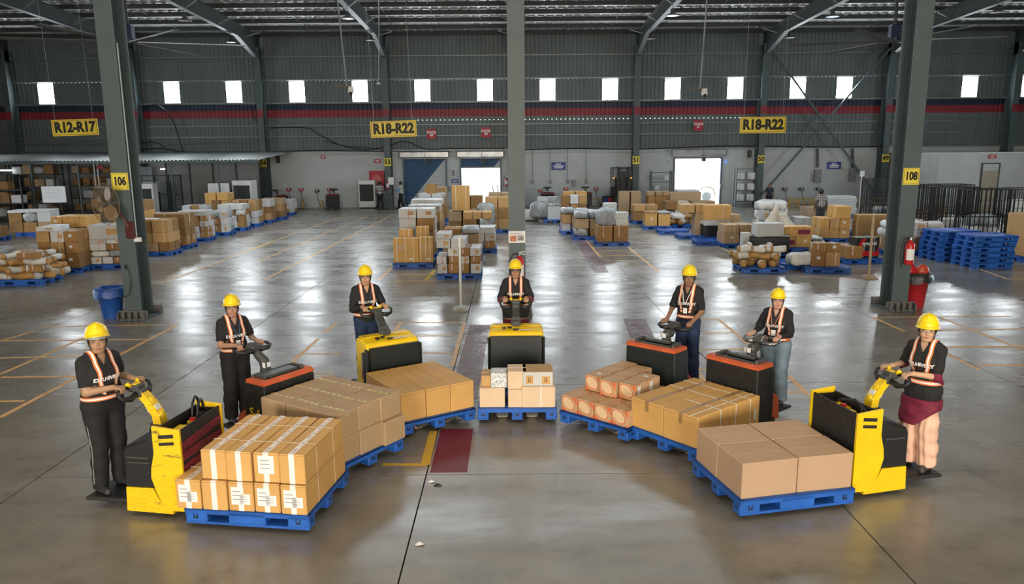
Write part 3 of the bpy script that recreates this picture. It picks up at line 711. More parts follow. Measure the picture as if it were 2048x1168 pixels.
def PF(i,u,v,z):
    (x,y),a=ST[i]; a=R(a); c,s=math.cos(a),math.sin(a)
    return (x-u*c-v*s,y-u*s+v*c,z)
pdesc={1:'front left pallet with the long taped cartons',2:'second pallet from the left, under plain brown cartons',3:'third pallet from the left, under six golden cartons',4:'centre pallet facing the viewer',5:'pallet right of the centre one, under orange printed cartons',6:'second pallet from the right, under strapped cartons',7:'front right pallet under four big plain cartons'}
DZ=.055
for i in ST:
    x,y,_=PF(i,.6,0,0); pallet(x,y,R(ST[i][1]),'blue '+pdesc[i],DZ,group='blue pallets on the seven trucks')
ZT=DZ+.151
# pallet 1: nine long cartons
m_ptape=mat('printed_tape',(.72,.55,.45),.35,var=.6,scale=30)
for lay,n in ((0,5),(1,4)):
    for k in range(n):
        d0=(.243,.92 if lay else .95,.285)
        where=('%s from the right'%ORD[k]) if k else 'rightmost'
        o,d=carton(d0,m_gold,PF(1,.13+.252*k,-.03+rnd.uniform(-.01,.01),ZT+lay*.288),R(ST[1][1])+rnd.uniform(-.012,.012),'long carton with white tape, %s row, %s, front left pallet'%('upper' if lay else 'lower',where),'long taped cartons at front left')
        strip(o,d,1,0,.052,m_wtape,'white_tape',down=d[2]-.004)
        B().box((0,0,d[2]+.0045),(.03,d[1]*.97,.001)).o('printed_stripe',m_ptape,o)
        for yy in(-.2,.2): 
            s=strip(o,d,0,yy,.009,m_string,'strap',down=d[2]-.004,t=.003)
        if (lay,k) in ((0,0),(0,1),(0,2),(0,4)): slabel(o,d,'-y',-.03,.15,.12,.17); slabel(o,d,'-y',.04,.12,.1,.1)
        if (lay,k)==(1,1): slabel(o,d,'-y',0,.17,.15,.17)
        s=B().box((0,-d[1]/2-.001,d[2]-.012),(d[0]-.01,.002,.003)).box((d[0]/2+.001,0,d[2]-.014),(.002,d[1]-.02,.003)).o('flap_edge',m_tape,o)
# pallet 2: brown cartons in two layers
for lay in(0,1):
    for a in range(3):
        for c in range(3):
            u=.22+.385*a; v=-.33+.33*c
            dd=(.38,.325,.268)
            if lay==0 and a==0 and c==2: u-=.06
            o,d=carton(dd,m_tan,PF(2,u+rnd.uniform(-.012,.012),v+rnd.uniform(-.008,.008),ZT+lay*.27),R(ST[2][1])+rnd.uniform(-.03,.03),'plain brown carton, %s layer, %s row from camera side, %s back, second pallet'%('upper' if lay else 'lower',ORD[c],ORD[a]),'plain brown cartons on second pallet')
            if lay: 
                strip(o,d,0,0,.05,m_ctape,'tape',down=.05)
                for q in(-.12,-.04,.05,.13): B().lathe([(.001,.0),(.017,.0)],c=(0,0,0),n=10,caps=False).box((0,0,0),(.022,.022,.0012)).o('yellow_mark',m_syel,o,(q,0,d[2]+.0045))
            slabel(o,d,'-x',0,.08,.14,.05,m_ink,'printed_mark') if a==2 else None
# pallet 3: six golden cartons
for a in range(2):
    for c in range(3):
        o,d=carton((.54,.33,.355),m_gold,PF(3,.31+.545*a,-.335+.335*c,ZT),R(ST[3][1])+rnd.uniform(-.015,.015),'golden carton, %s row, %s from the camera side, third pallet from left'%('front' if a==0 else 'back',ORD[c]),'golden cartons on third pallet')
        B().box((0,0,d[2]+.002),(d[0]-.01,.004,.001)).o('top_seam',m_tape,o)
        B().box((d[0]/2+.001,0,d[2]-.02),(.002,d[1]-.02,.004)).o('flap_edge',m_tape,o)
# pallet 4: mixed cartons
def p4(cx,u,dd,z,m,label,name='carton'): return carton(dd,m,PF(4,u,cx,ZT+z),R(-90)+PI/2,label,'mixed cartons on centre pallet',name)
o,d=p4(-.315,.25,(.32,.40,.25),0,m_pale,'pale carton, lower left on the centre pallet'); 
o,d=p4(.0,.22,(.235,.36,.225),0,m_pale,'small pale carton, lower middle on the centre pallet')
o,d=p4(.27,.24,(.42,.42,.27),0,m_pale,'wide pale carton with one strap, lower right on the centre pallet'); strip(o,d,1,.03,.014,m_strap,'strap',down=.26)
o,d=p4(-.0,.26,(.24,.34,.225),.226,m_pale,'cube carton with top strap, upper middle on the centre pallet'); strip(o,d,0,0,.014,m_strap,'strap',down=.03)
o,d=p4(.262,.25,(.38,.36,.18),.271,m_wparc,'white wrapped carton with brown top, upper right on the centre pallet')
B().box((0,0,d[2]+.003),(.37,.35,.004)).o('brown_top',m_kraft,o); slabel(o,d,'-y',-.105,.085,.09,.11,m_gold,'brown_patch'); slabel(o,d,'-y',.10,.075,.1,.1,m_gold,'brown_patch')
for q in(-.105,.1): B().box((q-.012,-d[1]/2-.006,.09),(.006,.002,.05)).box((q+.008,-d[1]/2-.006,.09),(.006,.002,.05)).box((q,-d[1]/2-.006,.06),(.04,.002,.006)).o('arrow_mark',m_ink,o)
m_news=mat('printed_white_wrap',(.62,.65,.66),.55,var=.5,scale=30)
o,d=p4(-.23,.20,(.20,.26,.19),.251,m_news,'white printed parcel, upper left on the centre pallet','parcel')
o,d=p4(-.38,.28,(.15,.30,.14),.251,m_kraft,'small brown carton behind the white parcel on the centre pallet'); strip(o,d,0,0,.012,m_strap,'strap',down=.05)
o,d=p4(.30,.62,(.36,.3,.34),0,m_kraft,'brown carton at the back right of the centre pallet')
# pallet 5: orange printed cartons
def print_mat():
    m=bpy.data.materials.new('orange_print_carton'); m.use_nodes=True; nt=m.node_tree; N=nt.nodes; L=nt.links; p=N['Principled BSDF']; p.inputs['Roughness'].default_value=.65
    tc=N.new('ShaderNodeTexCoord'); sp=N.new('ShaderNodeSeparateXYZ'); L.new(tc.outputs['Generated'],sp.inputs[0])
    ge=N.new('ShaderNodeTexCoord'); sn=N.new('ShaderNodeSeparateXYZ'); L.new(ge.outputs['Normal'],sn.inputs[0])
    def mth(op,a,b=None,c=None):
        n=N.new('ShaderNodeMath'); n.operation=op
        for i,v in enumerate((a,b,c)):
            if v is None: continue
            if isinstance(v,(int,float)): n.inputs[i].default_value=v
            else: L.new(v,n.inputs[i])
        return n.outputs[0]
    top=mth('GREATER_THAN',sn.outputs[2],.5)
    fr=mth('GREATER_THAN',mth('ABSOLUTE',sn.outputs[0]),.5)
    # coordinates a (across) and b (up or back)
    a=sp.outputs[1]; bb=N.new('ShaderNodeMix'); bb.data_type='FLOAT'; L.new(top,bb.inputs[0]); L.new(sp.outputs[2],bb.inputs[2]); L.new(sp.outputs[0],bb.inputs[3])
    da=mth('MULTIPLY',mth('SUBTRACT',a,.45),mth('SUBTRACT',a,.45)); db=mth('MULTIPLY',mth('SUBTRACT',bb.outputs[0],.55),mth('SUBTRACT',bb.outputs[0],.55))
    cr=mth('MULTIPLY',mth('SUBTRACT',a,.45),mth('SUBTRACT',bb.outputs[0],.55))
    r2=mth('ADD',mth('ADD',da,db),mth('MULTIPLY',cr,.7))
    r=mth('SQRT',r2)
    ring=mth('LESS_THAN',mth('ABSOLUTE',mth('SUBTRACT',r,.36)),.022)
    out=mth('GREATER_THAN',r,.52)
    o=mth('MAXIMUM',ring,out); act=mth('MAXIMUM',top,fr); o=mth('MULTIPLY',o,act)
    face=mth('MULTIPLY',mth('LESS_THAN',r,.36),fr)
    mx=N.new('ShaderNodeMix'); mx.data_type='RGBA'; mx.inputs[6].default_value=(.52,.34,.19,1); mx.inputs[7].default_value=(.74,.53,.33,1); L.new(face,mx.inputs[0])
    orc=N.new('ShaderNodeMix'); orc.data_type='RGBA'; orc.inputs[6].default_value=(.66,.15,.05,1); orc.inputs[7].default_value=(.46,.24,.12,1); L.new(top,orc.inputs[0])
    m2=N.new('ShaderNodeMix'); m2.data_type='RGBA'; L.new(orc.outputs[2],m2.inputs[7]); L.new(mx.outputs[2],m2.inputs[6]); L.new(o,m2.inputs[0]); L.new(m2.outputs[2],p.inputs['Base Color']); return m
m_print=print_mat()
for a in range(4):
    for c in range(4):
        o,d=carton((.275,.245,.205),m_print,PF(5,.17+.28*a+rnd.uniform(-.008,.008),-.372+.248*c,ZT),R(ST[5][1])+rnd.uniform(-.03,.03),'orange printed carton, lower layer, %s row back, %s from the left, fifth pallet'%(ORD[a],ORD[c]),'orange printed cartons')
        slabel(o,d,'+y',.0,.12,.08,.10) if a==3 and c==3 else None
for a in range(3):
    for c in range(3):
        if a==2 and c==2: continue
        o,d=carton((.275,.245,.205),m_print,PF(5,.50+.28*a-(.05 if c==1 else 0),-.26+.255*c,ZT+.207),R(ST[5][1])+rnd.uniform(-.03,.03),'orange printed carton, upper layer, %s row back, %s from the left, fifth pallet'%(ORD[a],ORD[c]),'orange printed cartons')
        if a==0 and c==0 or a==1 and c==2: B().box((0,0,d[2]+.002),(.05,.06,.002)).o('paper_tag',m_label,o)
        if c==2: slabel(o,d,'+y',.06,.15,.06,.05); slabel(o,d,'+y',.06,.07,.06,.1)
# pallet 6: four strapped cartons (two columns, two deep) plus one behind
for a in range(2):
    for c in range(2):
        o,d=carton((.585,.47,.355),m_gold,PF(6,.31+.59*a,-.25+.48*c,ZT),R(ST[6][1])+rnd.uniform(-.02,.02),'golden strapped carton, %s, %s column, second pallet from the right'%('front' if a==0 else 'back','left' if c==0 else 'right'),'strapped cartons on sixth pallet')
        strip(o,d,0,0,.05,m_tape,'tape',down=.12)
        for xx in ((-.12,) if a==0 and c==1 else ((.18,-.1) if a==1 else ())): strip(o,d,1,xx,.013,m_strap,'strap',down=d[2]-.004)
        if c==1: strip(o,d,0,.13,.011,m_strap,'strap',down=.01)
        if c==1: slabel(o,d,'+y',-.2 if a else .2,.14,.05,.12,m_label,'paper_sticker')
        B().box((d[0]/2+.001,0,d[2]-.02),(.002,d[1]-.02,.004)).o('flap_edge',m_tape,o)
# pallet 7: four big plain cartons
for a in range(2):
    for c in range(2):
        dd=(.575,.46,.35); 
        o,d=carton(dd,mat('smooth_tan_carton',(.50,.335,.215),.75,var=.04,scale=3,rand=.05),PF(7,.31+.585*a,-.235+.47*c,ZT),R(ST[7][1])+(rnd.uniform(-.02,.03)),'big plain tan carton, %s %s of four, front right pallet'%('back' if c==0 else 'front','left' if a==0 else 'right'),'big tan cartons on front right pallet')
        B().box((0,0,d[2]+.0018),(d[0]-.01,.003,.001)).o('top_seam',m_tape,o)
# ================================================================ PALLET TRUCKS
def loc_(t): return t
def forks(t,y=.19):
    for s in(-1,1):
        f=B().box((.60,s*y,.10),(1.16,.16,.045),ch=.008).o('fork',m_grey,t)
        w=B().cyl((1.02,s*y-.05,.045),(1.02,s*y+.05,.045),.042,n=14).box((1.02,s*y-.062,.06),(.12,.012,.06)).box((1.02,s*y+.062,.06),(.12,.012,.06)).o('load_wheel',mat('nylon_wheel',(.42,.36,.28),.5),f)
def platform(t,x0=-.62,L=.5,wd=.52):
    p=B().box((x0-L/2,0,.105),(L,wd,.035),ch=.01).o('platform',m_rubber,t)
    B().box((x0-L/2,0,.124),(L-.05,wd-.05,.004)).o('platform_mat',m_black,p)
    B().beam((x0+.12,-.12,.1),(x0-.1,-.12,.1),.04,.03).beam((x0+.12,.12,.1),(x0-.1,.12,.1),.04,.03).o('platform_hinge',m_grey,p)
def castors(t):
    for s in(-1,1): B().cyl((-.48,s*.27-.03,.06),(-.48,s*.27+.03,.06),.06,n=16).o('castor',m_rubber,t)
    B().cyl((-.4,-.05,.11),(-.4,.05,.11),.11,n=20).o('drive_wheel',m_rubber,t)
def head_loop(t,hx,hz,yb=True):
    h=B(); h.box((hx,0,hz),(.11,.13,.07),ch=.015).box((hx+.04,0,hz-.05),(.10,.12,.09),ch=.02).box((hx-.06,0,hz+.01),(.05,.09,.05),ch=.012)
    o=h.o('tiller_head',m_grey,t)
    for s in(-1,1):
        B().tube([(hx+.03,s*.05,hz-.05),(hx+.03,s*.14,hz-.075),(hx+.0,s*.215,hz-.06),(hx-.03,s*.235,hz-.01),(hx-.05,s*.20,hz+.015),(hx-.05,s*.12,hz+.02),(hx-.04,s*.05,hz+.01)],[.028,.03,.02,.017,.016,.017,.02],8).o('handle_loop',m_black,o,smooth=True)
        if yb: B().tube([(hx-.02,s*.055,hz+.02),(hx-.035,s*.075,hz+.05),(hx-.06,s*.082,hz+.03)],[.018,.022,.015],8).o('thumb_switch',m_yel,o,smooth=True)
    if yb: B().box((hx+.0,0,hz+.037),(.06,.08,.008)).o('key_plate',m_yel,o)
    B().box((hx-.085,0,hz+.02),(.02,.06,.03),ch=.006).o('belly_button',m_fire,o)
    return o
def head_butterfly(t,hx,hz,m):
    o=B().box((hx+.01,0,hz),(.15,.16,.07),ch=.02).box((hx-.02,0,hz+.035),(.10,.12,.04),ch=.015).o('tiller_head',m,t)
    for s in(-1,1):
        B().tube([(hx+.06,s*.06,hz-.02),(hx+.07,s*.16,hz-.02),(hx+.02,s*.235,hz-.01),(hx-.06,s*.235,hz+.01),(hx-.09,s*.16,hz+.02),(hx-.07,s*.07,hz+.015)],[.035,.028,.019,.018,.018,.025],8).o('handle_loop',m_black if m is m_grey else m,o,smooth=True)
    return o
def truck_open(loc,rz,label,worn,hx,hz):
    t=thing('pallet_truck',label,'pallet truck',loc,rz,'powered pallet trucks in the semicircle')
    my=m_yelw if worn else m_yel
    b=B(); yw=.37
    b.box((-.006,0,.52),(.012,2*yw-.05,.74)).box((-.25,0,.52),(.012,2*yw-.05,.74)).box((-.13,0,.16),(.24,2*yw-.05,.02))
    b.box((-.13,yw-.03,.62),(.24,.012,.5)).box((-.13,-yw+.03,.62),(.24,.012,.5))
    b.o('battery_box',m_scuff,t)
    if worn:
        w=B(); 
        for z,tl in ((.74,.05),(.62,-.04),(.52,.07),(.40,-.05),(.31,.03)):
            w.box((.004,0,z),(.006,2*yw-.05,.085),rot=Euler((tl,0,0)))
        w.o('wrap_band',m_wrap,t)
    for s in(-1,1):
        prof=[(.012,.10),(.012,.90),(-.26,.93),(-.262,.66),(-.30,.52),(-.31,.42),(-.27,.28),(-.20,.10)]
        c=B().prism(prof,s*yw-.012,s*yw+.012,'y').o('side_cover',my,t)
        B().box((-.125,s*(yw+.0135),.835),(.15,.004,.035),rot=Euler((0,-.1,0))).box((-.125,s*(yw+.0135),.765),(.15,.004,.03),rot=Euler((0,-.1,0))).o('grip_slot',m_ink,c)
    B().prism([(-.20,.05),(-.14,.05),(-.145,.13),(-.24,.13),(-.33,.30),(-.60,.30),(-.615,.06)],-.35,.35,'y').o('lower_skirt',my,t)
    h=B().prism([(-.25,.28),(-.25,.78),(-.36,.78),(-.58,.70),(-.615,.66),(-.625,.28)],-.34,.34,'y').o('motor_hood',m_black,t)
    h.modifiers.new('b','BEVEL').width=.025
    B().box((-.45,-.345,.60),(.22,.012,.015)).box((-.45,-.345,.55),(.22,.012,.012)).box((-.45,.345,.6),(.22,.012,.015)).o('hood_groove',m_grey,t)
    bt=B()
    for k in range(6): bt.box((-.13,-.28+.11*k,.70),(.2,.1,.16),ch=.01)
    bt.o('battery_cell',mat('battery_cell',(.05,.045,.035),.5,var=.5),t)
    B().box((-.13,-.12,.80),(.16,.2,.03)).box((-.12,.08,.80),(.1,.08,.05)).o('terminal_cover',m_yel,t)
    B().tube([(-.1,.05,.80),(-.05,.12,.86),(-.15,.2,.88),(-.2,.28,.84),(-.1,.3,.82),(-.05,.22,.84),(-.15,.12,.83)],.012,6).tube([(-.18,.30,.80),(-.2,.30,.98),(-.16,.2,1.03),(-.12,.08,1.0),(-.1,.02,.84)],.012,6).tube([(-.15,.32,.80),(-.17,.33,.94),(-.13,.24,.99),(-.09,.12,.96),(-.07,.05,.84)],.012,6).o('battery_cable',m_black,t,smooth=True) if worn else B().tube([(-.1,-.2,.80),(-.12,-.05,.90),(-.18,.1,.92),(-.15,.3,.88),(-.05,.34,.84)],.012,6).tube([(-.12,-.1,.8),(-.2,.05,.93),(-.14,.22,.93),(-.08,.32,.85)],.010,6).o('battery_cable',m_black,t,smooth=True)
    B().box((-.09,.02,.86),(.05,.04,.03)).o('red_plug',m_fire,t)
    B().cyl((-.42,0,.74),(-.42,0,.82),.11,.09,18).o('tiller_boot',m_black,t)
    a=B(); pts=[(-.42,0,.80),(-.43,0,.90),(hx+.13,0,hz-.14),(hx+.05,0,hz-.05)]
    for p,q,w0,h0 in zip(pts[:-1],pts[1:],(.11,.10,.095),(.08,.075,.07)): a.beam(p,q,w0,h0,up=(1,0,0))
    for p in pts[1:-1]: a.sph(p,(.05,.05,.05),10,6)
    ar=a.o('tiller_arm',my,t); 
    mx,mz=(-.43+hx+.13)/2,(.90+hz-.14)/2
    B().beam((mx+.05,0,mz-.04),(mx+.02,0,mz+.04),.07,.02,up=(1,0,0)).beam((mx-.04,0,mz-.035),(mx-.07,0,mz+.04),.07,.012,up=(1,0,0)).o('arm_sticker',m_label,ar)
    head_loop(t,hx,hz); platform(t); castors(t); forks(t); return t
def truck_closed(loc,rz,label,hx,hz,worn=True):
    t=thing('pallet_truck',label,'pallet truck',loc,rz,'powered pallet trucks in the semicircle')
    b=B().prism([(-.07,.12),(-.07,.80),(-.10,.86),(-.30,.90),(-.44,.89),(-.46,.84),(-.47,.10)],-.385,.385,'y').o('yellow_body',m_yelw if worn else m_yel,t); b.modifiers.new('b','BEVEL').width=.02
    B().box((-.02,0,.52),(.045,.73,.60),ch=.006).o('front_panel',m_blackp,t)
    for s in(-1,1):
        B().box((-.06,s*.39,.47),(.10,.03,.66),ch=.012).box((-.16,s*.392,.43),(.07,.028,.62),ch=.01).o('corner_guard',m_black,t)
        B().box((-.235,s*.388,.55),(.05,.008,.34)).o('capacity_plate',m_mgrey,t); B().box((-.235,s*.3925,.42),(.045,.004,.12)).o('red_plate',m_sred,t)
    B().box((-.15,.12,.88),(.07,.2,.004),rot=Euler((0,-.15,0))).o('paper_sheet',m_label,t)
    B().box((-.21,-.17,.892),(.05,.05,.03)).box((-.16,.0,.885),(.05,.09,.012)).cyl((-.22,-.09,.89),(-.22,-.09,.91),.03).o('switch_panel',m_black,t)
    B().box((-.36,0,.905),(.16,.7,.012),ch=.004).o('wooden_top' if False else 'top_cover',m_yelw,t)
    a=B(); pts=[(-.33,0,.88),(-.40,0,1.0),(hx+.08,0,hz-.10),(hx+.02,0,hz-.03)]
    a.box((-.34,0,.93),(.12,.14,.10),ch=.02)
    for p,q,w0,h0 in zip(pts[:-1],pts[1:],(.12,.10,.10),(.10,.07,.07)): a.beam(p,q,w0,h0,up=(1,0,0))
    ar=a.o('tiller_arm',m_grey,t)
    B().beam((hx+.125,0,hz-.16),(hx+.095,0,hz-.10),.07,.012,up=(1,0,0)).o('arm_sticker',m_label,ar)
    head_loop(t,hx,hz); platform(t,-.50,.55); castors(t); forks(t); return t
def truck_orange(loc,rz,label,hx,hz,face,mh,group='powered pallet trucks in the semicircle',lid=False,mark=None):
    t=thing('pallet_truck',label,'pallet truck',loc,rz,group)
    b=B().prism([(0,.12),(0,.80),(-.02,.815),(-.34,.815),(-.36,.12)],-.37,.37,'y').o('battery_case',face,t); b.modifiers.new('b','BEVEL').width=.018
    r=B(); 
    r.prism([(.0,.815),(-.01,.845),(-.06,.865),(-.06,.815)],-.372,.372,'y')
    for s in(-1,1): r.prism([(-.06,.815),(-.06,.865),(-.30,.86),(-.32,.815)],s*.33-.042,s*.33+.042,'y')
    r.o('orange_rim',m_org,t)
    tr=B().box((-.19,0,.835),(.27,.60,.04),ch=.012).box((-.30,0,.865),(.04,.58,.05),ch=.015)
    if lid: tr.box((-.18,-.03,.872),(.17,.5,.04),ch=.015).box((-.18,.27,.88),(.2,.05,.05),ch=.015)
    else:
        tr.box((-.08,0,.866),(.03,.50,.03),ch=.01)
        for s in(-1,1): tr.box((-.19,s*.275,.875),(.22,.05,.06),ch=.018)
        tr.box((-.23,-.02,.88),(.08,.4,.04),ch=.015)
    tr.o('top_tray',m_grey,t)
    B().prism([(-.36,.08),(-.36,.46),(-.44,.46),(-.58,.36),(-.62,.22),(-.62,.07)],-.30,.30,'y').o('rear_cover',m_org,t)
    B().prism([(-.34,.44),(-.34,.83),(-.42,.83),(-.47,.72),(-.50,.44)],-.22,.22,'y').o('motor_tower',m_black,t)
    B().cyl((-.42,0,.80),(-.42,0,.90),.075,.06,16).tube([(-.42,0,.88),(-.44,0,.96),(hx+.10,0,hz-.09),(hx+.03,0,hz-.03)],[.06,.062,.055,.05],12).o('tiller_arm',m_grey,t,smooth=True)
    B().box((-.375,-.058,.93),(.05,.003,.06)).box((-.36,0,.93),(.004,.05,.06)).o('arm_sticker',m_label,t)
    head_butterfly(t,hx,hz,mh); platform(t,-.62,.42,.46); castors(t); forks(t)
    if mark:
        for s in(-1,): text(mark,.15,m_yel,t,(-.18,-.374,.47),0,bold=.002,name='painted_mark')
        B().box((-.09,-.375,.35),(.05,.006,.16),ch=.002).o('side_handle',m_black,t)
    for s in(-1,1): B().box((-.33,s*.365,.45),(.05,.02,.62),ch=.008).o('side_guard',m_black,t)
    return t
def TL(i,u=1.27,v=0): return PF(i,u,v,0)
HX={1:(-.64,1.17),2:(-.62,1.10),3:(-.60,1.20),4:(-.60,1.19),5:(-.62,1.02),6:(-.60,1.03),7:(-.62,1.14)}
TR={}
TR[1]=truck_open(TL(1),R(ST[1][1]),'scuffed yellow pallet truck with maroon wrapped battery box at far left',True,*HX[1])
TR[2]=truck_orange(TL(2),R(ST[2][1]),'black and orange pallet truck painted S-6, second from left',*HX[2],m_scuff,m_grey,lid=True,mark='S-6')
TR[3]=truck_closed(TL(3),R(ST[3][1]),'yellow pallet truck with dark front panel behind the golden cartons',*HX[3],worn=False)
TR[4]=truck_closed(TL(4),R(ST[4][1]),'yellow pallet truck facing the viewer in the centre',*HX[4])
TR[5]=truck_orange(TL(5),R(ST[5][1]),'orange topped truck with clean black face behind orange printed cartons',*HX[5],m_blackp,m_grey)
m_silver=mat('silver_handle',(.25,.25,.26),.25,.8)
TR[6]=truck_orange(TL(6),R(ST[6][1]),'orange topped truck with scratched black face, second from right',*HX[6],m_scuff,m_silver)
TR[7]=truck_open(TL(7),R(ST[7][1]),'clean yellow pallet truck with open battery box at far right',False,*HX[7])
# ================================================================ PEOPLE (signed distance bodies)
def cap(a,b_,r0,r1,k=.02,tag_='b'):
    a=np.array(a,float);b_=np.array(b_,float);ab=b_-a;L2=max(1e-9,ab@ab)
    def f(X,Y,Z):
        px,py,pz=X-a[0],Y-a[1],Z-a[2]
        h=np.clip((px*ab[0]+py*ab[1]+pz*ab[2])/L2,0,1)
        return np.sqrt((px-h*ab[0])**2+(py-h*ab[1])**2+(pz-h*ab[2])**2)-(r0+(r1-r0)*h)
    m=max(r0,r1); return (f,np.minimum(a,b_)-m,np.maximum(a,b_)+m,k,1)
def ell(c,r,k=.03,sg=1,Rm=None):
    c=np.array(c,float); r=np.array(r,float)
    def f(X,Y,Z):
        p=[X-c[0],Y-c[1],Z-c[2]]
        if Rm is not None: p=[Rm[0][j]*p[0]+Rm[1][j]*p[1]+Rm[2][j]*p[2] for j in range(3)]
        k0=np.sqrt((p[0]/r[0])**2+(p[1]/r[1])**2+(p[2]/r[2])**2)+1e-9
        k1=np.sqrt((p[0]/r[0]**2)**2+(p[1]/r[1]**2)**2+(p[2]/r[2]**2)**2)+1e-9
        return k0*(k0-1)/k1
    m=r.max() if Rm is not None else r
    return (f,c-m,c+m,k,sg)
def smin(a,b_,k):
    h=np.maximum(k-np.abs(a-b_),0)/k; return np.minimum(a,b_)-h*h*k*.25
def inflate(p,d): 
    f,lo,hi,k,sg=p; return (lambda X,Y,Z:f(X,Y,Z)-d,lo-d,hi+d,k,sg)
def evalp(prims,X,Y,Z):
    D=np.full(X.shape,9.0)
    for f,lo,hi,k,sg in prims:
        v=f(X,Y,Z)
        D=smin(D,v,k) if sg>0 else -smin(-D,v,k)
    return D
def grid_mesh(prims,lo,hi,vox,post=None):
    lo=np.array(lo,float);hi=np.array(hi,float); n=np.ceil((hi-lo)/vox).astype(int)+1
    ax=[lo[i]+vox*np.arange(n[i]) for i in range(3)]
    D=np.full(tuple(n),.12,np.float32)
    for f,a,b_,k,sg in prims:
        pad=k+2.5*vox
        i0=np.clip(np.floor((a-pad-lo)/vox).astype(int),0,n); i1=np.clip(np.ceil((b_+pad-lo)/vox).astype(int)+1,0,n)
        if (i1-i0).min()<=0: continue
        X,Y,Z=np.meshgrid(ax[0][i0[0]:i1[0]],ax[1][i0[1]:i1[1]],ax[2][i0[2]:i1[2]],indexing='ij',sparse=True)
        v=f(X,Y,Z); s=(slice(i0[0],i1[0]),slice(i0[1],i1[1]),slice(i0[2],i1[2]))
        D[s]=smin(D[s],v,k) if sg>0 else -smin(-D[s],v,k)
    if post is not None:
        X,Y,Z=np.meshgrid(*ax,indexing='ij',sparse=True); D=post(D,X,Y,Z)
    D=np.clip(D,-.12,.12).astype(np.float32)
    g_=vdb.FloatGrid(.12); g_.copyFromArray(np.ascontiguousarray(D))
    V,Q=g_.convertToQuads(isovalue=0.0)
    return V*vox+lo, np.asarray(Q)[:,::-1]
def np_mesh(name,V,Q,mats,colors=None,smooth=True):
    me=bpy.data.meshes.new(name); V=np.asarray(V,np.float32); Q=np.asarray(Q,np.int32)
    me.vertices.add(len(V)); me.vertices.foreach_set('co',V.ravel())
    me.loops.add(Q.size); me.loops.foreach_set('vertex_index',Q.ravel())
    me.polygons.add(len(Q)); me.polygons.foreach_set('loop_start',np.arange(0,Q.size,4,dtype=np.int32)); me.polygons.foreach_set('loop_total',np.full(len(Q),4,np.int32))
    if smooth: me.polygons.foreach_set('use_smooth',np.ones(len(Q),bool))
    for m in mats: me.materials.append(m)
    me.update(calc_edges=True)
    if colors is not None:
        at=me.color_attributes.new('Col','FLOAT_COLOR','POINT'); c=np.ones((len(V),4),np.float32); c[:,:3]=colors; at.data.foreach_set('color',c.ravel())
    return me
m_skin=vmat('skin',.5); m_hair=mat('hair',(.010,.008,.007),.45,var=.3,scale=30)
m_shirt=mat('black_polo',(.013,.014,.016),.85,var=.2,scale=14,bump=.25,bscale=60)
m_pants=mat('black_trousers',(.010,.010,.012),.85,var=.2,scale=10)
m_hvor=mat('hi_vis_orange',(.85,.20,.05),.6); m_hvwh=mat('reflective_white',(.82,.80,.76),.35)
m_helm=mat('yellow_helmet',(.90,.66,.012),.28,var=.04); m_helm2=mat('helmet_band',(.03,.03,.035),.5)
def headprims(hc,yaw,pitch,fw=1.0):
    Rm=np.array((Matrix.Rotation(yaw,3,'Z')@Matrix.Rotation(pitch,3,'Y')))
    def T(p): return tuple(Rm@np.array(p,float)*1.0+np.array(hc))
    E_=lambda c,r,k=.02,sg=1: ell(T(c),r,k,sg,Rm)
    C_=lambda a,b_,r0,r1,k: cap(T(a),T(b_),r0,r1,k)
    P=[E_((-.015,0,.03),(.092,.073,.082)),E_((.018,0,-.028),(.067,.058*fw,.074),.03),E_((.050,0,-.082),(.024,.026,.020),.035)]
    for s in(-1,1): P+=[C_((-.01,s*.053*fw,-.050),(.04,s*.022,-.084),.014,.012,.035),E_((.058,s*.034*fw,-.030),(.024,.023,.024),.025),C_((.074,s*.016,.021),(.064,s*.047,.019),.006,.005,.016)]
    for s in(-1,1): P.append(E_((.096,s*.031,.004),(.018,.015,.010),.008,-1))
    P+=[C_((.080,0,.010),(.095,0,-.022),.0055,.0090,.012),E_((.092,0,-.027),(.010,.0135,.0075),.008)]
    for s in(-1,1): P+=[E_((.0715,s*.031,.003),(.0125,.0145,.0095),.003),E_((-.008,s*.074,-.008),(.016,.008,.028),.006)]
    P+=[C_((.084,-.015,-.053),(.084,.015,-.053),.0055,.0055,.006),C_((.083,-.012,-.062),(.083,.012,-.062),.0065,.0065,.006),C_((.092,-.012,-.0575),(.092,.012,-.0575),.0025,.0025,.003)[:4]+(-1,)]
    return P,Rm,T
def paint_head(V,Rm,hc,skin,lip,glasses):
    L=(V-np.array(hc))@Rm   # to head frame
    x,y,z=L[:,0],L[:,1],L[:,2]; n=len(V); C=np.tile(np.array(skin,float),(n,1))
    ay=np.abs(y); front=x>.05
    def st(mask,c,a=1): C[mask]=C[mask]*(1-a)+np.array(c)*a
    ch=((ay-.036)**2+(z+.03)**2)<.02**2; st(front&ch,(skin[0]*1.08,skin[1]*.86,skin[2]*.82),.5)
    st(front&((y/.021)**2+((z+.057)/.0095)**2<1)&(x>.074),lip)
    bz=.0205-(ay-.03)**2*6; st(front&(np.abs(z-bz)<.0048)&(ay>.012)&(ay<.049),(.02,.014,.01),.9)
    lid=((ay-.031)/.0165)**2+((z-.003)/.0085)**2<1; st(front&lid,(skin[0]*.6,skin[1]*.52,skin[2]*.5))
    eye=((ay-.031)/.0125)**2+((z-.0025)/.0048)**2<1; st(front&eye,(.62,.60,.58))
    ir=((ay-.031)**2+(z-.003)**2<.0050**2); st(front&ir&eye,(.015,.01,.008))
    nos=((ay-.008)**2+(z+.034)**2<.0035**2); st(front&nos&(x>.085),(skin[0]*.35,skin[1]*.3,skin[2]*.3))
    return C
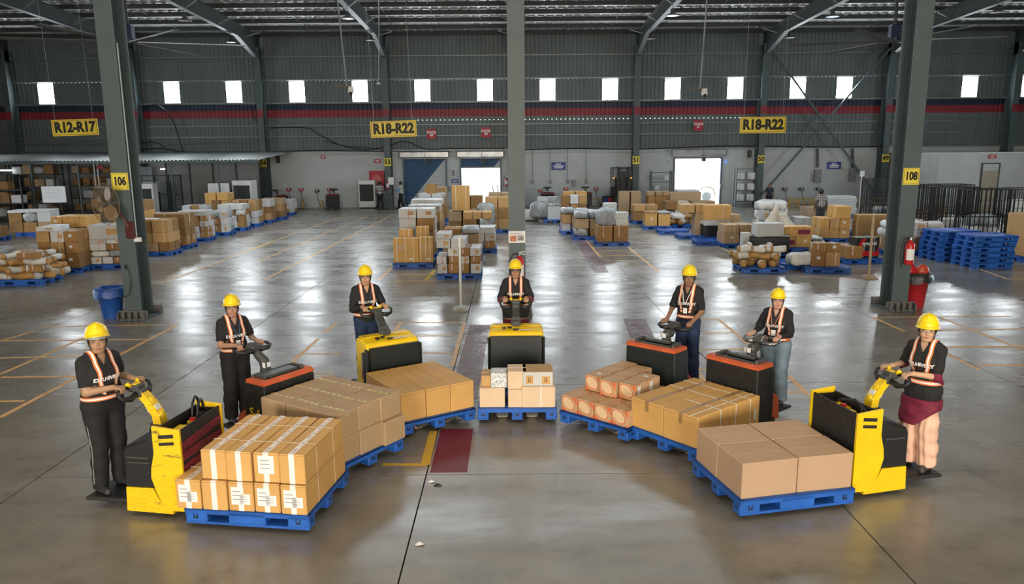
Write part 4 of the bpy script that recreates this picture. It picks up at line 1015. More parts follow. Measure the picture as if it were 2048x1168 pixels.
def person(label,loc,yaw,h=1.6,grips=None,look=None,skin=(.42,.24,.15),shirt=None,pants=None,hat=True,glasses=False,sleeve=.62,under=None,hem=.86,build=1.0,
           loose=.018,harness=True,text_=True,kurta=None,cuff=None,bare=None,group=None,coarse=False,arms='down',hair='bun',lanyard=None,pf=.003,seat=False,shoe=(.02,.02,.022),stripe=False,fw=1.0,leg=(0,0),hat_tilt=0,band=None):
    s=h/1.6; t=thing('person',label,'person',loc,yaw,group)
    M_=Matrix.Translation(loc)@Matrix.Rotation(yaw,4,'Z'); Mi=M_.inverted()
    V3=lambda v:np.array(v,float)
    bw=build
    # joints
    sh=[V3((-.005,sg*.150,1.295)) for sg in(1,-1)]
    if grips is not None: wr=[V3(Mi@Vector(g_))/s for g_ in grips]
    else:
        wr=[V3((.02,sg*.24,.80)) for sg in(1,-1)]
        if arms=='fwd': wr=[V3((.30,sg*.10,1.10)) for sg in(1,-1)]
    # the wrist sits behind the grip
    tgt=wr; wrists=[];elb=[]
    for k,sg in enumerate((1,-1)):
        g_=tgt[k]
        if grips is not None:
            d=g_-(sh[k]+V3((0,0,-.25))); d[2]*=.3; d/=np.linalg.norm(d); w_=g_-d*.085+V3((0,0,.022))
        else: d=V3((0.1,0,-1.0)) if arms=='down' else V3((.9,-sg*.2,0)); d/=np.linalg.norm(d); w_=g_
        L1,L2=.275,.245; v=w_-sh[k]; D_=np.linalg.norm(v); 
        if D_>L1+L2-.01: w_=sh[k]+v/D_*(L1+L2-.01); v=w_-sh[k]; D_=np.linalg.norm(v)
        a=(L1*L1-L2*L2+D_*D_)/(2*D_); hh=math.sqrt(max(1e-6,L1*L1-a*a)); u=v/D_
        pole=V3((-.45,sg*.38,-.8)) if grips is not None else V3((-1,sg*.2,0)); pole-=u*(pole@u); pole/=np.linalg.norm(pole)
        e=sh[k]+u*a+pole*hh; elb.append(e); wrists.append((w_,d))
    hips=[V3((-.01,sg*.082*bw,.86)) for sg in(1,-1)]
    if seat:
        knee=[V3((.38,sg*.12,.84)) for sg in(1,-1)]; ank=[V3((.40,sg*.12,.46)) for sg in(1,-1)]
    else:
        knee=[V3((.02+leg[k],sg*.092,.46)) for k,sg in enumerate((1,-1))]; ank=[V3((-.02+leg[k]*1.6,sg*.10,.085)) for k,sg in enumerate((1,-1))]
    torso=[ell((-.005,0,1.17),(.095*bw,.132*bw,.17),.05),ell((.0,0,1.0),(.092*bw*1.03,.122*bw,.13),.06),ell((-.012,0,.88),(.106*bw,.148*bw,.11),.06),
           cap((-.01,-.11,1.285),(-.01,.11,1.285),.055,.055,.05),cap((-.01,-.05,1.33),(-.01,.05,1.33),.05,.05,.05)]
    for sg in(1,-1): torso.append(ell((.062,sg*.062,1.175),(.062*bw,.062*bw,.06),.05))
    upper=[cap(sh[k],elb[k],.050*bw,.040*bw,.035) for k in(0,1)]
    fore=[cap(elb[k],wrists[k][0],.038*bw,.026,.02) for k in(0,1)]
    thigh=[cap(hips[k],knee[k],.086*bw,.058,.05) for k in(0,1)]; calf=[cap(knee[k],knee[k]*.62+ank[k]*.38+V3((-.012,0,0)),.055,.056,.03) for k in(0,1)]+[cap(knee[k]*.62+ank[k]*.38,ank[k],.054,.036,.03) for k in(0,1)]
    feet=[cap(ank[k]+V3((-.03,0,-.045)),ank[k]+V3((.13,sg*.02,-.055)),.035,.030,.03) for k,sg in enumerate((1,-1))]
    # head direction
    hc=V3((.022,0,1.475))
    if look is not None:
        lv=Mi@Vector(look)-Vector(hc*s); hy=math.atan2(lv.y,lv.x); hy=max(-R(72),min(R(72),hy)); hp=-math.atan2(lv.z,math.hypot(lv.x,lv.y))*.55
    else: hy=0;hp=R(6)
    HP,Rm,HT=headprims(hc,hy,hp,fw)
    neck=[cap((-.012,0,1.30),tuple(hc+Rm@V3((-.02,0,-.06))),.053,.050,.03)]
    hands=[]
    for k,sg in enumerate((1,-1)):
        w_,d=wrists[k]; up=V3((0,0,1)); 
        if grips is None and arms=='down': up=V3((0,sg,0))
        n_=up-d*(up@d); n_/=np.linalg.norm(n_); a_=np.cross(n_,d)   # lateral
        kn=w_+d*.078
        for q in(-.026,-.009,.009,.026): hands.append(cap(w_+d*.012+a_*q*.55,kn+a_*q,.0145,.0115,.012))
        for j,q in enumerate((-.030,-.010,.010,.029)):
            L=(.030,.034,.033,.026)[j]; r=.0085
            if grips is not None or arms=='fwd':
                p1=kn+a_*q+(d*.75-n_*.5)*L; p2=p1+(-n_*.95+d*.05)*L*.8; p3=p2+(-d*.9-n_*.1)*L*.7
            else: p1=kn+a_*q*1.05+(d*.95-n_*.2)*L; p2=p1+(d*.85-n_*.4)*L*.75; p3=p2+(d*.7-n_*.6)*L*.6
            hands+=[cap(kn+a_*q,p1,.0105,r,.003),cap(p1,p2,r,.0078,.003),cap(p2,p3,.0078,.0068,.003)]
        ths=-sg; ta=w_+d*.025+a_*(.026*(1 if (a_[1]*-sg)>0 else -1)); sg2=(1 if (a_[1]*-sg)>0 else -1)
        tb=ta+d*.028+a_*.016*sg2-n_*.010; tc_=tb+d*.026-n_*.014-a_*.004*sg2; hands+=[cap(ta,tb,.0135,.0105,.008),cap(tb,tc_,.0105,.0085,.004)]
    body=torso+upper+fore+thigh+calf+feet+neck
    vx=.017 if coarse else .010; hv=.007 if coarse else .0030; gv=.008 if coarse else .0038
    parts=[]
    zc=1.385
    lo=(-.45,-.55,0);hi=(.60,.55,1.42)
    def cutz(D,X,Y,Z): return np.maximum(D,Z-1.40)
    V,Q=grid_mesh(body+hands,lo,hi,vx,cutz); parts.append((V,Q,None))
    V,Q=grid_mesh(neck+HP,hc-V3((.14,.14,.16)),hc+V3((.15,.14,.14)),hv,lambda D,X,Y,Z:np.maximum(D,1.355-Z)); parts.append((V,Q,'head'))
    if not coarse:
        for k in(0,1):
            w_,d=wrists[k]; c=w_+d*.06; V,Q=grid_mesh(hands+[fore[k]],c-.105,c+.105,gv); parts.append((V,Q,'hand'))
    Vs=[];Qs=[];Cs=[];n=0
    lip=(skin[0]*.66,skin[1]*.36,skin[2]*.38)
    for V,Q,tg in parts:
        C=paint_head(V,Rm,hc,skin,lip,glasses) if tg=='head' else np.tile(np.array(skin),(len(V),1))
        Vs.append(V);Qs.append(Q+n);Cs.append(C);n+=len(V)
    link('body',np_mesh('body',np.vstack(Vs)*s,np.vstack(Qs),[m_skin],np.vstack(Cs)),t)
    # clothes
    def folds(D,X,Y,Z,a=.004): return D+a*np.sin(9*X+31*Z+7*Y)*np.sin(17*Y+11*Z+1.3*yaw)+.5*a*np.sin(41*Z+23*X+5*Y)
    cloth=[inflate(p,.016) for p in torso]
    sl=[]
    for k in(0,1):
        e=sh[k]+(elb[k]-sh[k])*sleeve; sl.append(cap(sh[k],e,.056*bw,.060*bw,.03))
    drape=[ell((0,0,hem+.10),(.122*bw,.168*bw,.15),.05)]+([inflate(ell((-.012,0,.86),(.106*bw,.148*bw,.11),.06),.022)]+[inflate(p,.030) for p in thigh] if hem<.8 else []) if harness is not None else []
    shp=cloth+sl+drape
    def cutshirt(D,X,Y,Z):
        D=folds(D,X,Y,Z); D=np.maximum(D,hem-Z); D=np.maximum(D,Z-1.385)
        nk=np.sqrt((X+.008)**2+(Y)**2)-(.058+ .0*Z); D=np.maximum(D,-np.maximum(nk,1.33-Z))
        vn=np.maximum(np.abs(Y)-(Z-1.25)*.42,.03-X); D=np.maximum(D,-np.maximum(vn,1.25-Z)) # v opening
        for k in(0,1):
            e=sh[k]+(elb[k]-sh[k])*sleeve; u=(elb[k]-sh[k])/np.linalg.norm(elb[k]-sh[k]); pl=(X-e[0])*u[0]+(Y-e[1])*u[1]+(Z-e[2])*u[2]
            sg=(1,-1)[k]; near=np.sqrt((X-e[0])**2+(Y-e[1])**2+(Z-e[2])**2)-.10
            D=np.where(near<0,np.maximum(D,pl),D)
        return D
    ms=shirt or m_shirt
    V,Q=grid_mesh(shp,(-.35,-.50,hem-.02),(.45,.50,1.42),vx*.85 if not coarse else vx,cutshirt); link('shirt',np_mesh('shirt',V*s,Q,[ms]),t)
    def surf(o,d,off=.0,pr=None):
        o=V3(o);d=V3(d); tt=.5
        P=o+d*tt
        for _ in range(40):
            D=evalp(pr or shp,np.array([P[0]]),np.array([P[1]]),np.array([P[2]]))[0]-off
            if abs(D)<.0008: break
            P=P-d*D*.9
        return P
    if not coarse:
        # collar
        b=B(); vs=[];fs=[];n=22
        for i in range(n+1):
            a=R(-150)+R(300)*i/n+PI; c_,s_=math.cos(a),math.sin(a)
            dr=.03*max(0,1-abs(math.cos((a-PI)/2)))*0; f_=max(0,c_)
            vs+=[((-.008+.062*c_),.062*s_,1.385-.03*f_),((-.008+.070*c_),.070*s_,1.392-.03*f_),((.002+.100*c_),.098*s_,1.352-.075*f_)]
        for i in range(n): q=3*i; fs+=[(q,q+3,q+4,q+1),(q+1,q+4,q+5,q+2)]
        b.add([tuple(v_*s for v_ in v) for v in vs],fs); b.o('collar',ms,t,smooth=True)
    if under is not None:
        U=[cap(sh[k]*.6+elb[k]*.4,elb[k],.050*bw,.047*bw,.02) for k in(0,1)]+[cap(elb[k],elb[k]+(wrists[k][0]-elb[k])*(.82),.047*bw,.034,.02) for k in(0,1)]
        V,Q=grid_mesh(U,(-.5,-.55,.7),(.6,.55,1.42),vx*.8,lambda D,X,Y,Z:folds(D,X,Y,Z,.003)); link('under_sleeve',np_mesh('under_sleeve',V*s,Q,[under]),t)
    mp=pants or m_pants
    PT=[inflate(ell((-.012,0,.88),(.112*bw,.155*bw,.11),.06),.008)]+[inflate(p,loose) for p in thigh+calf]+[cap(knee[k]*.5+ank[k]*.5,ank[k]+V3((0,0,-.02)),.050+loose*1.2,.046+loose*1.3,.03) for k in(0,1)]
    V,Q=grid_mesh(PT,(-.35,-.30,.0),(.58,.30,1.02),vx,lambda D,X,Y,Z:np.maximum(np.maximum(folds(D,X,Y,Z,pf)+(pf-.003)*np.sin(110*Y+14*X+3*np.sin(4*Z)),Z-(max(hem+.06,.93) if hem>=.8 else hem-.03)),(.045 if not seat else .3)-Z)); link('trousers',np_mesh('trousers',V*s,Q,[mp]),t)
    if stripe:
        P=[(hips[1]*.7+knee[1]*.3)+V3((.01,-.095,0)),knee[1]+V3((.01,-.082,0)),ank[1]+V3((.02,-.073,.02))]
        B().tube([tuple(p*s) for p in P],.006,5).o('side_piping',m_mgrey,t)
    if kurta is not None:
        K=[cap((0,0,1.0),(-.0,0,.50),.10,.165,.05),inflate(thigh[0],.052),inflate(thigh[1],.052),inflate(ell((-.012,0,.80),(.106*bw,.150*bw,.11),.06),.022)]
        V,Q=grid_mesh(K,(-.3,-.35,.5),(.35,.35,1.0),vx,lambda D,X,Y,Z:np.maximum(np.maximum(folds(D,X,Y,Z,.005),.48+1.0*Y-Z),Z-.775)); link('tunic',np_mesh('tunic',V*s,Q,[kurta]),t)
    for k,sg in enumerate((1,-1)):
        sm=[cap(ank[k]+V3((-.035,0,-.045)),ank[k]+V3((.14,sg*.02,-.052)),.042,.036,.03),cap(ank[k]+V3((0,0,0)),ank[k]+V3((0,0,-.04)),.044,.046,.03)]
        lo_=ank[k]-.16; hi_=ank[k]+.26
        V,Q=grid_mesh(sm,lo_,hi_,vx*.8,lambda D,X,Y,Z,zz=ank[k][2]-.083:np.maximum(D,zz-Z)); link('shoe',np_mesh('shoe',V*s,Q,[mat('shoe_%.2f'%shoe[0],shoe,.5)]),t)
    # hair
    HR=[ell(HT((-.020,0,.028)),(.100,.083,.092),.02,1,Rm)]+([ell(HT((-.105,0,-.02)),(.035,.045,.045),.02,1,Rm)] if hair=='bun' else [])+([cap(HT((-.07,0,-.03)),HT((-.09,0,-.12)),.05,.03,.03)] if hair!='short' else [cap(HT((-.06,0,-.0)),HT((-.06,0,-.05)),.05,.04,.03)])
    def cuthair(D,X,Y,Z):
        x=(X-hc[0])*Rm[0][0]+(Y-hc[1])*Rm[1][0]+(Z-hc[2])*Rm[2][0]; y=(X-hc[0])*Rm[0][1]+(Y-hc[1])*Rm[1][1]+(Z-hc[2])*Rm[2][1]; z=(X-hc[0])*Rm[0][2]+(Y-hc[1])*Rm[1][2]+(Z-hc[2])*Rm[2][2]
        face=np.maximum(.022-x+.45*np.clip(z-.0,-.2,.02),z-.062+ .9*np.abs(y)**1.0*.35)
        D=np.maximum(D,-face); return np.maximum(D,np.where(x>-.04,-.055-z,-.2-z))
    V,Q=grid_mesh(HR,hc-V3((.18,.18,.20)),hc+V3((.18,.18,.15)),hv*1.4,cuthair); link('hair',np_mesh('hair',V*s,Q,[m_hair]),t)
    HM=Matrix.Translation(Vector(hc*s))@Matrix(((*Rm[0],0),(*Rm[1],0),(*Rm[2],0),(0,0,0,1)))@Matrix.Scale(s,4)
    def headpart(b,name,m,smooth=True,parent=None):
        b.v=[tuple(HM@Vector(v)) for v in b.v]; return b.o(name,m,parent or t,smooth=smooth)
    if hat:
        b=B(); vs=[];fs=[];nu=40;nv=12; tl=R(-8+hat_tilt)
        rz=lambda x,z:(x*math.cos(tl)+z*math.sin(tl)-.008,-x*math.sin(tl)+z*math.cos(tl)+.052)
        for j in range(nv+1):
            ph=PI/2*j/nv
            for k in range(nu):
                a=2*PI*k/nu; rid=1+.035*max(0,math.cos(ph)*math.sin(ph)*2)*(max(0,math.cos(3*a*1.0))**4 if abs(math.cos(a))>.5 else 0)+.02*(math.exp(-(math.sin(a)/.18)**2))*math.sin(ph)
                r=math.cos(ph); x=.124*r**.85*math.cos(a)*rid; y=.103*r**.85*math.sin(a)*rid; z=.128*math.sin(ph)*(1+.05*math.exp(-(math.sin(a)*r/.12)**2))
                x2,z2=rz(x,z); vs.append((x2,y,z2))
        for j in range(nv):
            for k in range(nu): fs.append((j*nu+k,j*nu+(k+1)%nu,(j+1)*nu+(k+1)%nu,(j+1)*nu+k))
        # brim
        base=len(vs)
        for j,(e,dz) in enumerate(((0,0),(1,-.008),(1,-.014),(0,-.008))):
            for k in range(nu):
                a=2*PI*k/nu; f_=max(0,math.cos(a))**1.5; w_=(.009+.036*f_) if e else 0
                x=(.124+w_)*math.cos(a); y=(.103+w_*.9)*math.sin(a); x2,z2=rz(x,dz-.018*f_*e); vs.append((x2,y,z2))
        for j in range(3):
            for k in range(nu): fs.append((base+j*nu+k,base+(j+1)*nu+k,base+(j+1)*nu+(k+1)%nu,base+j*nu+(k+1)%nu))
        b.add(vs,fs); hm=headpart(b,'helmet',m_helm)
        if not coarse:
            b=B(); pts=[]
            for i in range(13):
                a=-PI/2+PI*i/12; pts.append((-.0+.085*max(0,math.cos(a))**1.0*.6,.083*math.sin(a),.03-.13*math.cos(a)))
            b.tube(pts,.0045,6); headpart(b,'chin_strap',m_helm2,parent=hm)
            b=B(); b.lathe([(.103,-.012),(.103,.012)],c=(-.008,0,.045),n=28,sx=1.13,sy=.97,caps=False); headpart(b,'inner_band',band or m_helm2,parent=hm)
    if glasses:
        b=B()
        for sg in(-1,1):
            b.tube([(.094+.0,sg*.032+.019*math.cos(a),.002+.013*math.sin(a)) for a in np.linspace(0,2*PI,13)[:-1]],.0022,5,closed=True); b.tube([(.094,sg*.051,.006),(.0,sg*.078,.006)],.002,5)
        b.tube([(.095,-.013,.006),(.095,.013,.006)],.002,5); g_=headpart(b,'eyeglasses',mat('glasses_frame',(.05,.01,.04),.4))
    if harness:
        for sg in (1,-1):
            for wd,m,off,nm in ((.040,m_hvor,.006,'harness_strap'),(.018,m_hvwh,.0085,'reflective_stripe')):
                vs=[];fs=[];N_=26
                for i in range(N_+1):
                    th=R(-44)+R(268)*i/N_; d=(math.cos(th),0,math.sin(th))
                    zz=1.13; fr=1 if math.cos(th)>0 else 0
                    low=max(0,-math.sin(th)); yc=sg*(.083-.035*low-.0*fr)
                    for e in(-1,1): vs.append(tuple(surf((-.0,yc+e*wd/2,zz),d,off)*s))
                for i in range(N_): q=2*i; fs.append((q,q+1,q+3,q+2))
                b=B().add(vs,fs); 
                if nm=='harness_strap': hs=b.o(nm,m,t,smooth=True)
                else: b.o(nm,m,hs,smooth=True)
            p=surf((0,sg*.07,1.05),(1,0,0),.012); B().box(tuple(p*s),(.01,.05,.008)).o('buckle',m_ink,hs)
        for wd,m,off,nm in ((.042,m_hvor,.007,'waist_belt'),(.018,m_hvwh,.0095,'reflective_stripe')):
            vs=[];fs=[];N_=36
            for i in range(N_):
                th=2*PI*i/N_; d=(math.cos(th),math.sin(th),0)
                for e in(-1,1): vs.append(tuple(surf((0,0,.955+e*wd/2),d,off)*s))
            for i in range(N_): q=2*i;w2=2*((i+1)%N_); fs.append((q,w2,w2+1,q+1))
            b=B().add(vs,fs)
            if nm=='waist_belt': bl_=b.o(nm,m,t,smooth=True)
            else: b.o(nm,m,bl_,smooth=True)
    if text_:
        me=textmesh('DELHIVERY',.052,m_wink,.0022).copy(); co_=np.empty(len(me.vertices)*3); me.vertices.foreach_get('co',co_); co_=co_.reshape(-1,3)
        Y=co_[:,0]*1.0; Z=1.135+co_[:,1]; off=.004+np.clip(co_[:,2],-.002,.002)
        X=np.full(len(Y),.4)
        for _ in range(30): X=X-(evalp(shp,X,Y,Z)-off)*.9
        me.vertices.foreach_set('co',(np.stack([X,Y,Z],1)*s).ravel()); me.update(); link('shirt_lettering',me,t)
    if lanyard is not None:
        for sg in(1,-1):
            vs=[];fs=[]
            for i in range(9):
                q=i/8; yy=sg*(.06*(1-q)+.004); zz=1.32-.20*q
                for e in(-1,1): vs.append(tuple(surf((0,yy+e*.005,zz),(1,0,0),.010)*s))
            for i in range(8): q=2*i; fs.append((q,q+1,q+3,q+2))
            B().add(vs,fs).o('lanyard',lanyard,t)
        p=surf((0,0,1.04),(1,0,0),.014); B().box(tuple(p*s),(.004,.055,.075)).o('identity_card',m_label,t)
    if cuff is not None:
        for k in(0,1):
            e=sh[k]+(elb[k]-sh[k])*(sleeve); C_=[cap(e,elb[k]*.9+(e)*.1,.050,.056,.02),cap(elb[k]*.7+e*.3,elb[k]+V3((-.05,(1,-1)[k]*.05,-.07)),.045,.015,.02)]
            V,Q=grid_mesh(C_,e-.25,e+.3,vx,lambda D,X,Y,Z:folds(D,X,Y,Z,.004)); link('loose_cuff',np_mesh('loose_cuff',V*s,Q,[cuff]),t)
    return t
CAM=(0,0,3.0)
def truck_person(i,yaw_off,gy=.155,dx=0,**kw):
    hx,hz=HX[i]; T=Matrix.Translation(TL(i))@Matrix.Rotation(R(ST[i][1]),4,'Z')
    loose=kw.pop('gdz',0.0)
    gl=[T@Vector((hx-.045,sg*gy,hz+.02+loose)) for sg in(1,-1)]
    px=kw.pop('px',-.98); py=kw.pop('py',0.0); z=kw.pop('z',.126)
    loc=T@Vector((px+dx,py,z)); return person(loc=tuple(loc),yaw=R(ST[i][1])+R(yaw_off),grips=gl,look=CAM,**kw)
m_jean=mat('dark_jeans',(.012,.028,.085),.8,var=.2,scale=20); m_ljean=mat('light_jeans',(.17,.24,.31),.8,var=.35,scale=6)
m_maroon=mat('maroon_cloth',(.16,.01,.035),.75,var=.3,scale=25); m_peach=mat('peach_cloth',(.80,.50,.37),.7,var=.06)
m_msleeve=mat('patterned_sleeve',(.20,.05,.06),.75,var=.7,scale=60)
truck_person(1,-22,label='person in black polo and yellow helmet on the far left pallet truck',h=1.63,skin=(.40,.235,.14),build=1.10,hem=.90,stripe=True,hat_tilt=-6,shoe=(.03,.03,.03),sleeve=.80,band=mat('silver_band',(.3,.32,.36),.4),py=-.04)
truck_person(2,-14,label='person in black cargo trousers at the truck painted S-6',h=1.54,skin=(.44,.25,.17),build=.94,hem=.90,sleeve=.80,loose=.028,lanyard=mat('lanyard_blue',(.03,.08,.2),.5),fw=.95)
truck_person(3,-8,label='person in black polo and jeans behind the third pallet from left',h=1.62,skin=(.50,.29,.17),build=1.02,hem=.84,pants=m_jean,under=m_shirt,sleeve=.85,lanyard=mat('lanyard_dark',(.02,.04,.08),.5))
truck_person(4,0,label='person with glasses and patterned sleeves at the centre truck',h=1.60,skin=(.42,.24,.15),build=1.03,hem=.76,pants=m_maroon,under=m_msleeve,glasses=True,sleeve=.95,loose=.04)
truck_person(5,8,gy=.20,label='person with blue jeans and identity card behind the orange printed cartons',h=1.64,skin=(.30,.165,.10),build=.90,hem=.90,pants=m_jean,sleeve=.92,lanyard=m_label,px=-1.00,hair='short',fw=.92)
truck_person(6,14,gy=.19,label='person in pale blue jeans at the truck with silver handle',h=1.47,skin=(.55,.33,.24),build=1.08,hem=.84,pants=m_ljean,under=m_shirt,sleeve=.95,lanyard=mat('lanyard_red',(.5,.2,.15),.5),loose=.035,fw=1.06,px=-.96)
truck_person(7,24,label='person in maroon tunic and peach trousers on the far right truck',h=1.58,skin=(.60,.37,.24),build=.87,hem=.76,pants=m_peach,pf=.0075,kurta=m_maroon,cuff=m_maroon,sleeve=.88,loose=.034,hat_tilt=4,shoe=(.05,.045,.05),py=.04,fw=.95)
# people far away
def far_person(px,label,yaw,**kw):
    g_=ground(*px) if 'at' not in kw else Vector(kw.pop('at')); return person(label=label,loc=(g_.x,g_.y,0),yaw=R(yaw),harness=False,text_=False,hat=False,coarse=True,hair='short',**kw)
m_lb=mat('light_blue_shirt',(.16,.32,.55),.8,var=.25,scale=20)
far_person((541,414),'person in light blue shirt standing beside column 54',70,h=1.68,shirt=m_lb,skin=(.2,.11,.07))
def stripes():
    m=bpy.data.materials.new('striped_shirt'); m.use_nodes=True; nt=m.node_tree; w_=nt.nodes.new('ShaderNodeTexWave'); w_.bands_direction='Z'; w_.inputs['Scale'].default_value=3.6; tc=nt.nodes.new('ShaderNodeTexCoord'); nt.links.new(tc.outputs['Object'],w_.inputs[0])
    r=nt.nodes.new('ShaderNodeValToRGB'); r.color_ramp.interpolation='CONSTANT'; r.color_ramp.elements[0].color=(.03,.035,.04,1); r.color_ramp.elements[1].position=.5; r.color_ramp.elements[1].color=(.5,.52,.5,1); nt.links.new(w_.outputs[1],r.inputs[0]); nt.links.new(r.outputs[0],nt.nodes['Principled BSDF'].inputs['Base Color']); return m
far_person((761,419),'person in striped shirt by the white air cooler',95,h=1.66,shirt=stripes(),skin=(.22,.12,.08))
far_person((803,419),'person in white and blue vest stepping towards column 53',165,h=1.66,shirt=mat('white_vest',(.50,.49,.46),.8,var=.3,scale=5),under=m_lb,arms='fwd',leg=(-.10,.14),skin=(.25,.14,.09),sleeve=.4)
def plaid():
    m=bpy.data.materials.new('plaid_shirt'); m.use_nodes=True; nt=m.node_tree; N=nt.nodes; L=nt.links; tc=N.new('ShaderNodeTexCoord'); o=None
    for d_ in('Z','Y'):
        w_=N.new('ShaderNodeTexWave'); w_.bands_direction=d_; w_.inputs['Scale'].default_value=4.5; L.new(tc.outputs['Object'],w_.inputs[0]); r=N.new('ShaderNodeMath'); r.operation='GREATER_THAN'; r.inputs[1].default_value=.72; L.new(w_.outputs[1],r.inputs[0])
        if o is None: o=r.outputs[0]
        else: a=N.new('ShaderNodeMath'); a.operation='ADD'; L.new(o,a.inputs[0]); L.new(r.outputs[0],a.inputs[1]); o=a.outputs[0]
    cr=N.new('ShaderNodeValToRGB'); e=cr.color_ramp.elements; e[0].color=(.09,.08,.075,1); e[1].color=(.55,.5,.47,1); e[1].position=1; a=N.new('ShaderNodeMath'); a.operation='MULTIPLY'; a.inputs[1].default_value=.5; L.new(o,a.inputs[0]); L.new(a.outputs[0],cr.inputs[0]); L.new(cr.outputs[0],N['Principled BSDF'].inputs['Base Color']); return m
far_person((0,0),'person in plaid shirt with back to the viewer, right aisle',88,h=1.68,shirt=plaid(),pants=mat('grey_jeans',(.05,.055,.055),.8),skin=(.1,.06,.04),at=(13.2,32.0,0),loose=.02)
far_person((0,0),'person in dark top behind the big white sack pile',-110,h=1.55,shirt=mat('teal_dark',(.02,.03,.05),.8),skin=(.25,.14,.09),at=(13.9,40.5,0))
far_person((0,0),'person in dark clothes and cap beside the blue shirted one',160,h=1.55,shirt=m_shirt,skin=(.15,.09,.06),at=(-15.9,43.2,0))
# ================================================================ BACKGROUND GOODS
_BL={}
def blob_mesh(kind,d,seed):
    d=tuple(round(v,2) for v in d); k=(kind,d,seed%4)
    if k in _BL: return _BL[k]
    rr=random.Random(hash((d,seed%4))&0xffff); b=B(); nu,nv=18,10; vs=[];fs=[]
    ph=[rr.uniform(0,6) for _ in range(6)]
    pw=.45 if kind=='bag' else .6
    def sp(v): return math.copysign(abs(v)**pw,v)
    for j in range(nv+1):
        t=-PI/2+PI*j/nv
        for i in range(nu):
            a=2*PI*i/nu; q=1+.09*math.sin(3*a+ph[0]+2*t)+.06*math.sin(5*a+ph[1])*math.cos(t)+.05*math.sin(9*a+ph[2]+4*t)
            vs.append((d[0]/2*sp(math.cos(t))*sp(math.cos(a))*q,d[1]/2*sp(math.cos(t))*sp(math.sin(a))*q,d[2]/2*(1+sp(math.sin(t))*(1+.10*math.sin(4*a+ph[3])+.08*math.sin(2*a+ph[4])))))
    for j in range(nv):
        for i in range(nu): fs.append((j*nu+i,j*nu+(i+1)%nu,(j+1)*nu+(i+1)%nu,(j+1)*nu+i))
    b.add(vs,fs); _BL[k]=b; return b
def roll_mesh(L,r,seed):
    rr=random.Random(seed%5); b=B(); K=10; pts=[];rs=[]
    for i in range(K+1):
        q=i/K; pts.append(((q-.5)*L,.03*math.sin(5*q+seed),r+.015*math.sin(7*q+seed))); rs.append(r*(1+.08*math.sin(9*q+seed))*(1 if .06<q<.94 else .8))
    b.tube(pts,rs,10); return b
KIND={'c':('carton',m_kraft),'g':('carton',m_gold),'d':('carton',m_dkraft),'t':('carton',m_tan),'w':('parcel',m_wparc),'k':('parcel',m_dkraft)}
CN={'c':'kraft carton','g':'golden carton','d':'brown carton','t':'tan carton','w':'white parcel','k':'brown parcel','s':'white sack','G':'grey polybag','r':'white roll','R':'brown roll','C':'cream cloth bundle','b':'black crate'}
LAYN=['bottom','second','third','fourth','fifth','sixth']
def item(kind,d,loc,rz,label,group,seed,detail):
    if kind in KIND:
        nm,m=KIND[kind]; o,dd=carton(d,m,loc,rz,label,group,nm)
        if detail:
            if kind=='w':
                strip(o,dd,0,0,.035,m_sredt,'red_tape',down=dd[2]-.01)
                if seed%2: strip(o,dd,1,dd[0]*.1,.035,m_sredt,'red_tape',down=dd[2]-.01,t=.003)
                if seed%3: slabel(o,dd,'-y',dd[0]*.2,dd[2]*.55,dd[0]*.35,dd[2]*.4,m_kraft,'brown_patch')
            elif kind=='k': strip(o,dd,0,0,.04,m_wtape,'white_tape',down=dd[2]*.6); strip(o,dd,1,-dd[0]*.15,.04,m_sredt,'red_tape',down=dd[2]*.7,t=.003)
            else:
                strip(o,dd,0 if dd[0]>dd[1] else 1,0,.045,m_tape,'tape',down=.07)
                if seed%3==0: slabel(o,dd,'-y',rnd.uniform(-.05,.05),dd[2]*.6,.09,.08)
                if seed%4==1: strip(o,dd,1,dd[0]*.2,.012,m_strap,'strap',down=dd[2]-.004)
        return o
    if kind in('s','G','C'):
        m={'s':m_wbag,'G':m_gbag,'C':m_cbag}[kind]; b=blob_mesh('bag',d,seed); o=b.o('sack' if kind!='C' else 'cloth_bundle',m,None,loc,rz,smooth=True); return tag(o,label,'sack' if kind!='C' else 'bundle',group)
    if kind in('r','R'):
        r=d[2]/2; L=max(d[0],.5); b=roll_mesh(L,r,seed); o=b.o('packed_roll',m_wbag if kind=='r' else m_kroll,None,loc,rz,smooth=True); tag(o,label,'roll',group)
        if kind=='r':
            for q in (-.5,.48,0): B().cyl((L*q-.03,0,r),(L*q+.03,0,r),r*1.09,n=12).o('tape_wrap',m_kroll,o,smooth=True)
        return o
    if kind=='b':
        o=B().box((0,0,d[2]/2),d,ch=.015).o('storage_chest',m_black,None,loc,rz); tag(o,label,'chest',group); B().box((0,0,d[2]+.01),(d[0]+.03,d[1]+.03,.03),ch=.008).o('trunk_lid',m_black,o); return o
m_sredt=mat('red_print_tape',(.66,.50,.48),.5,var=.3,scale=20,dirt=((.45,.06,.08),.52,18))
_seed=0
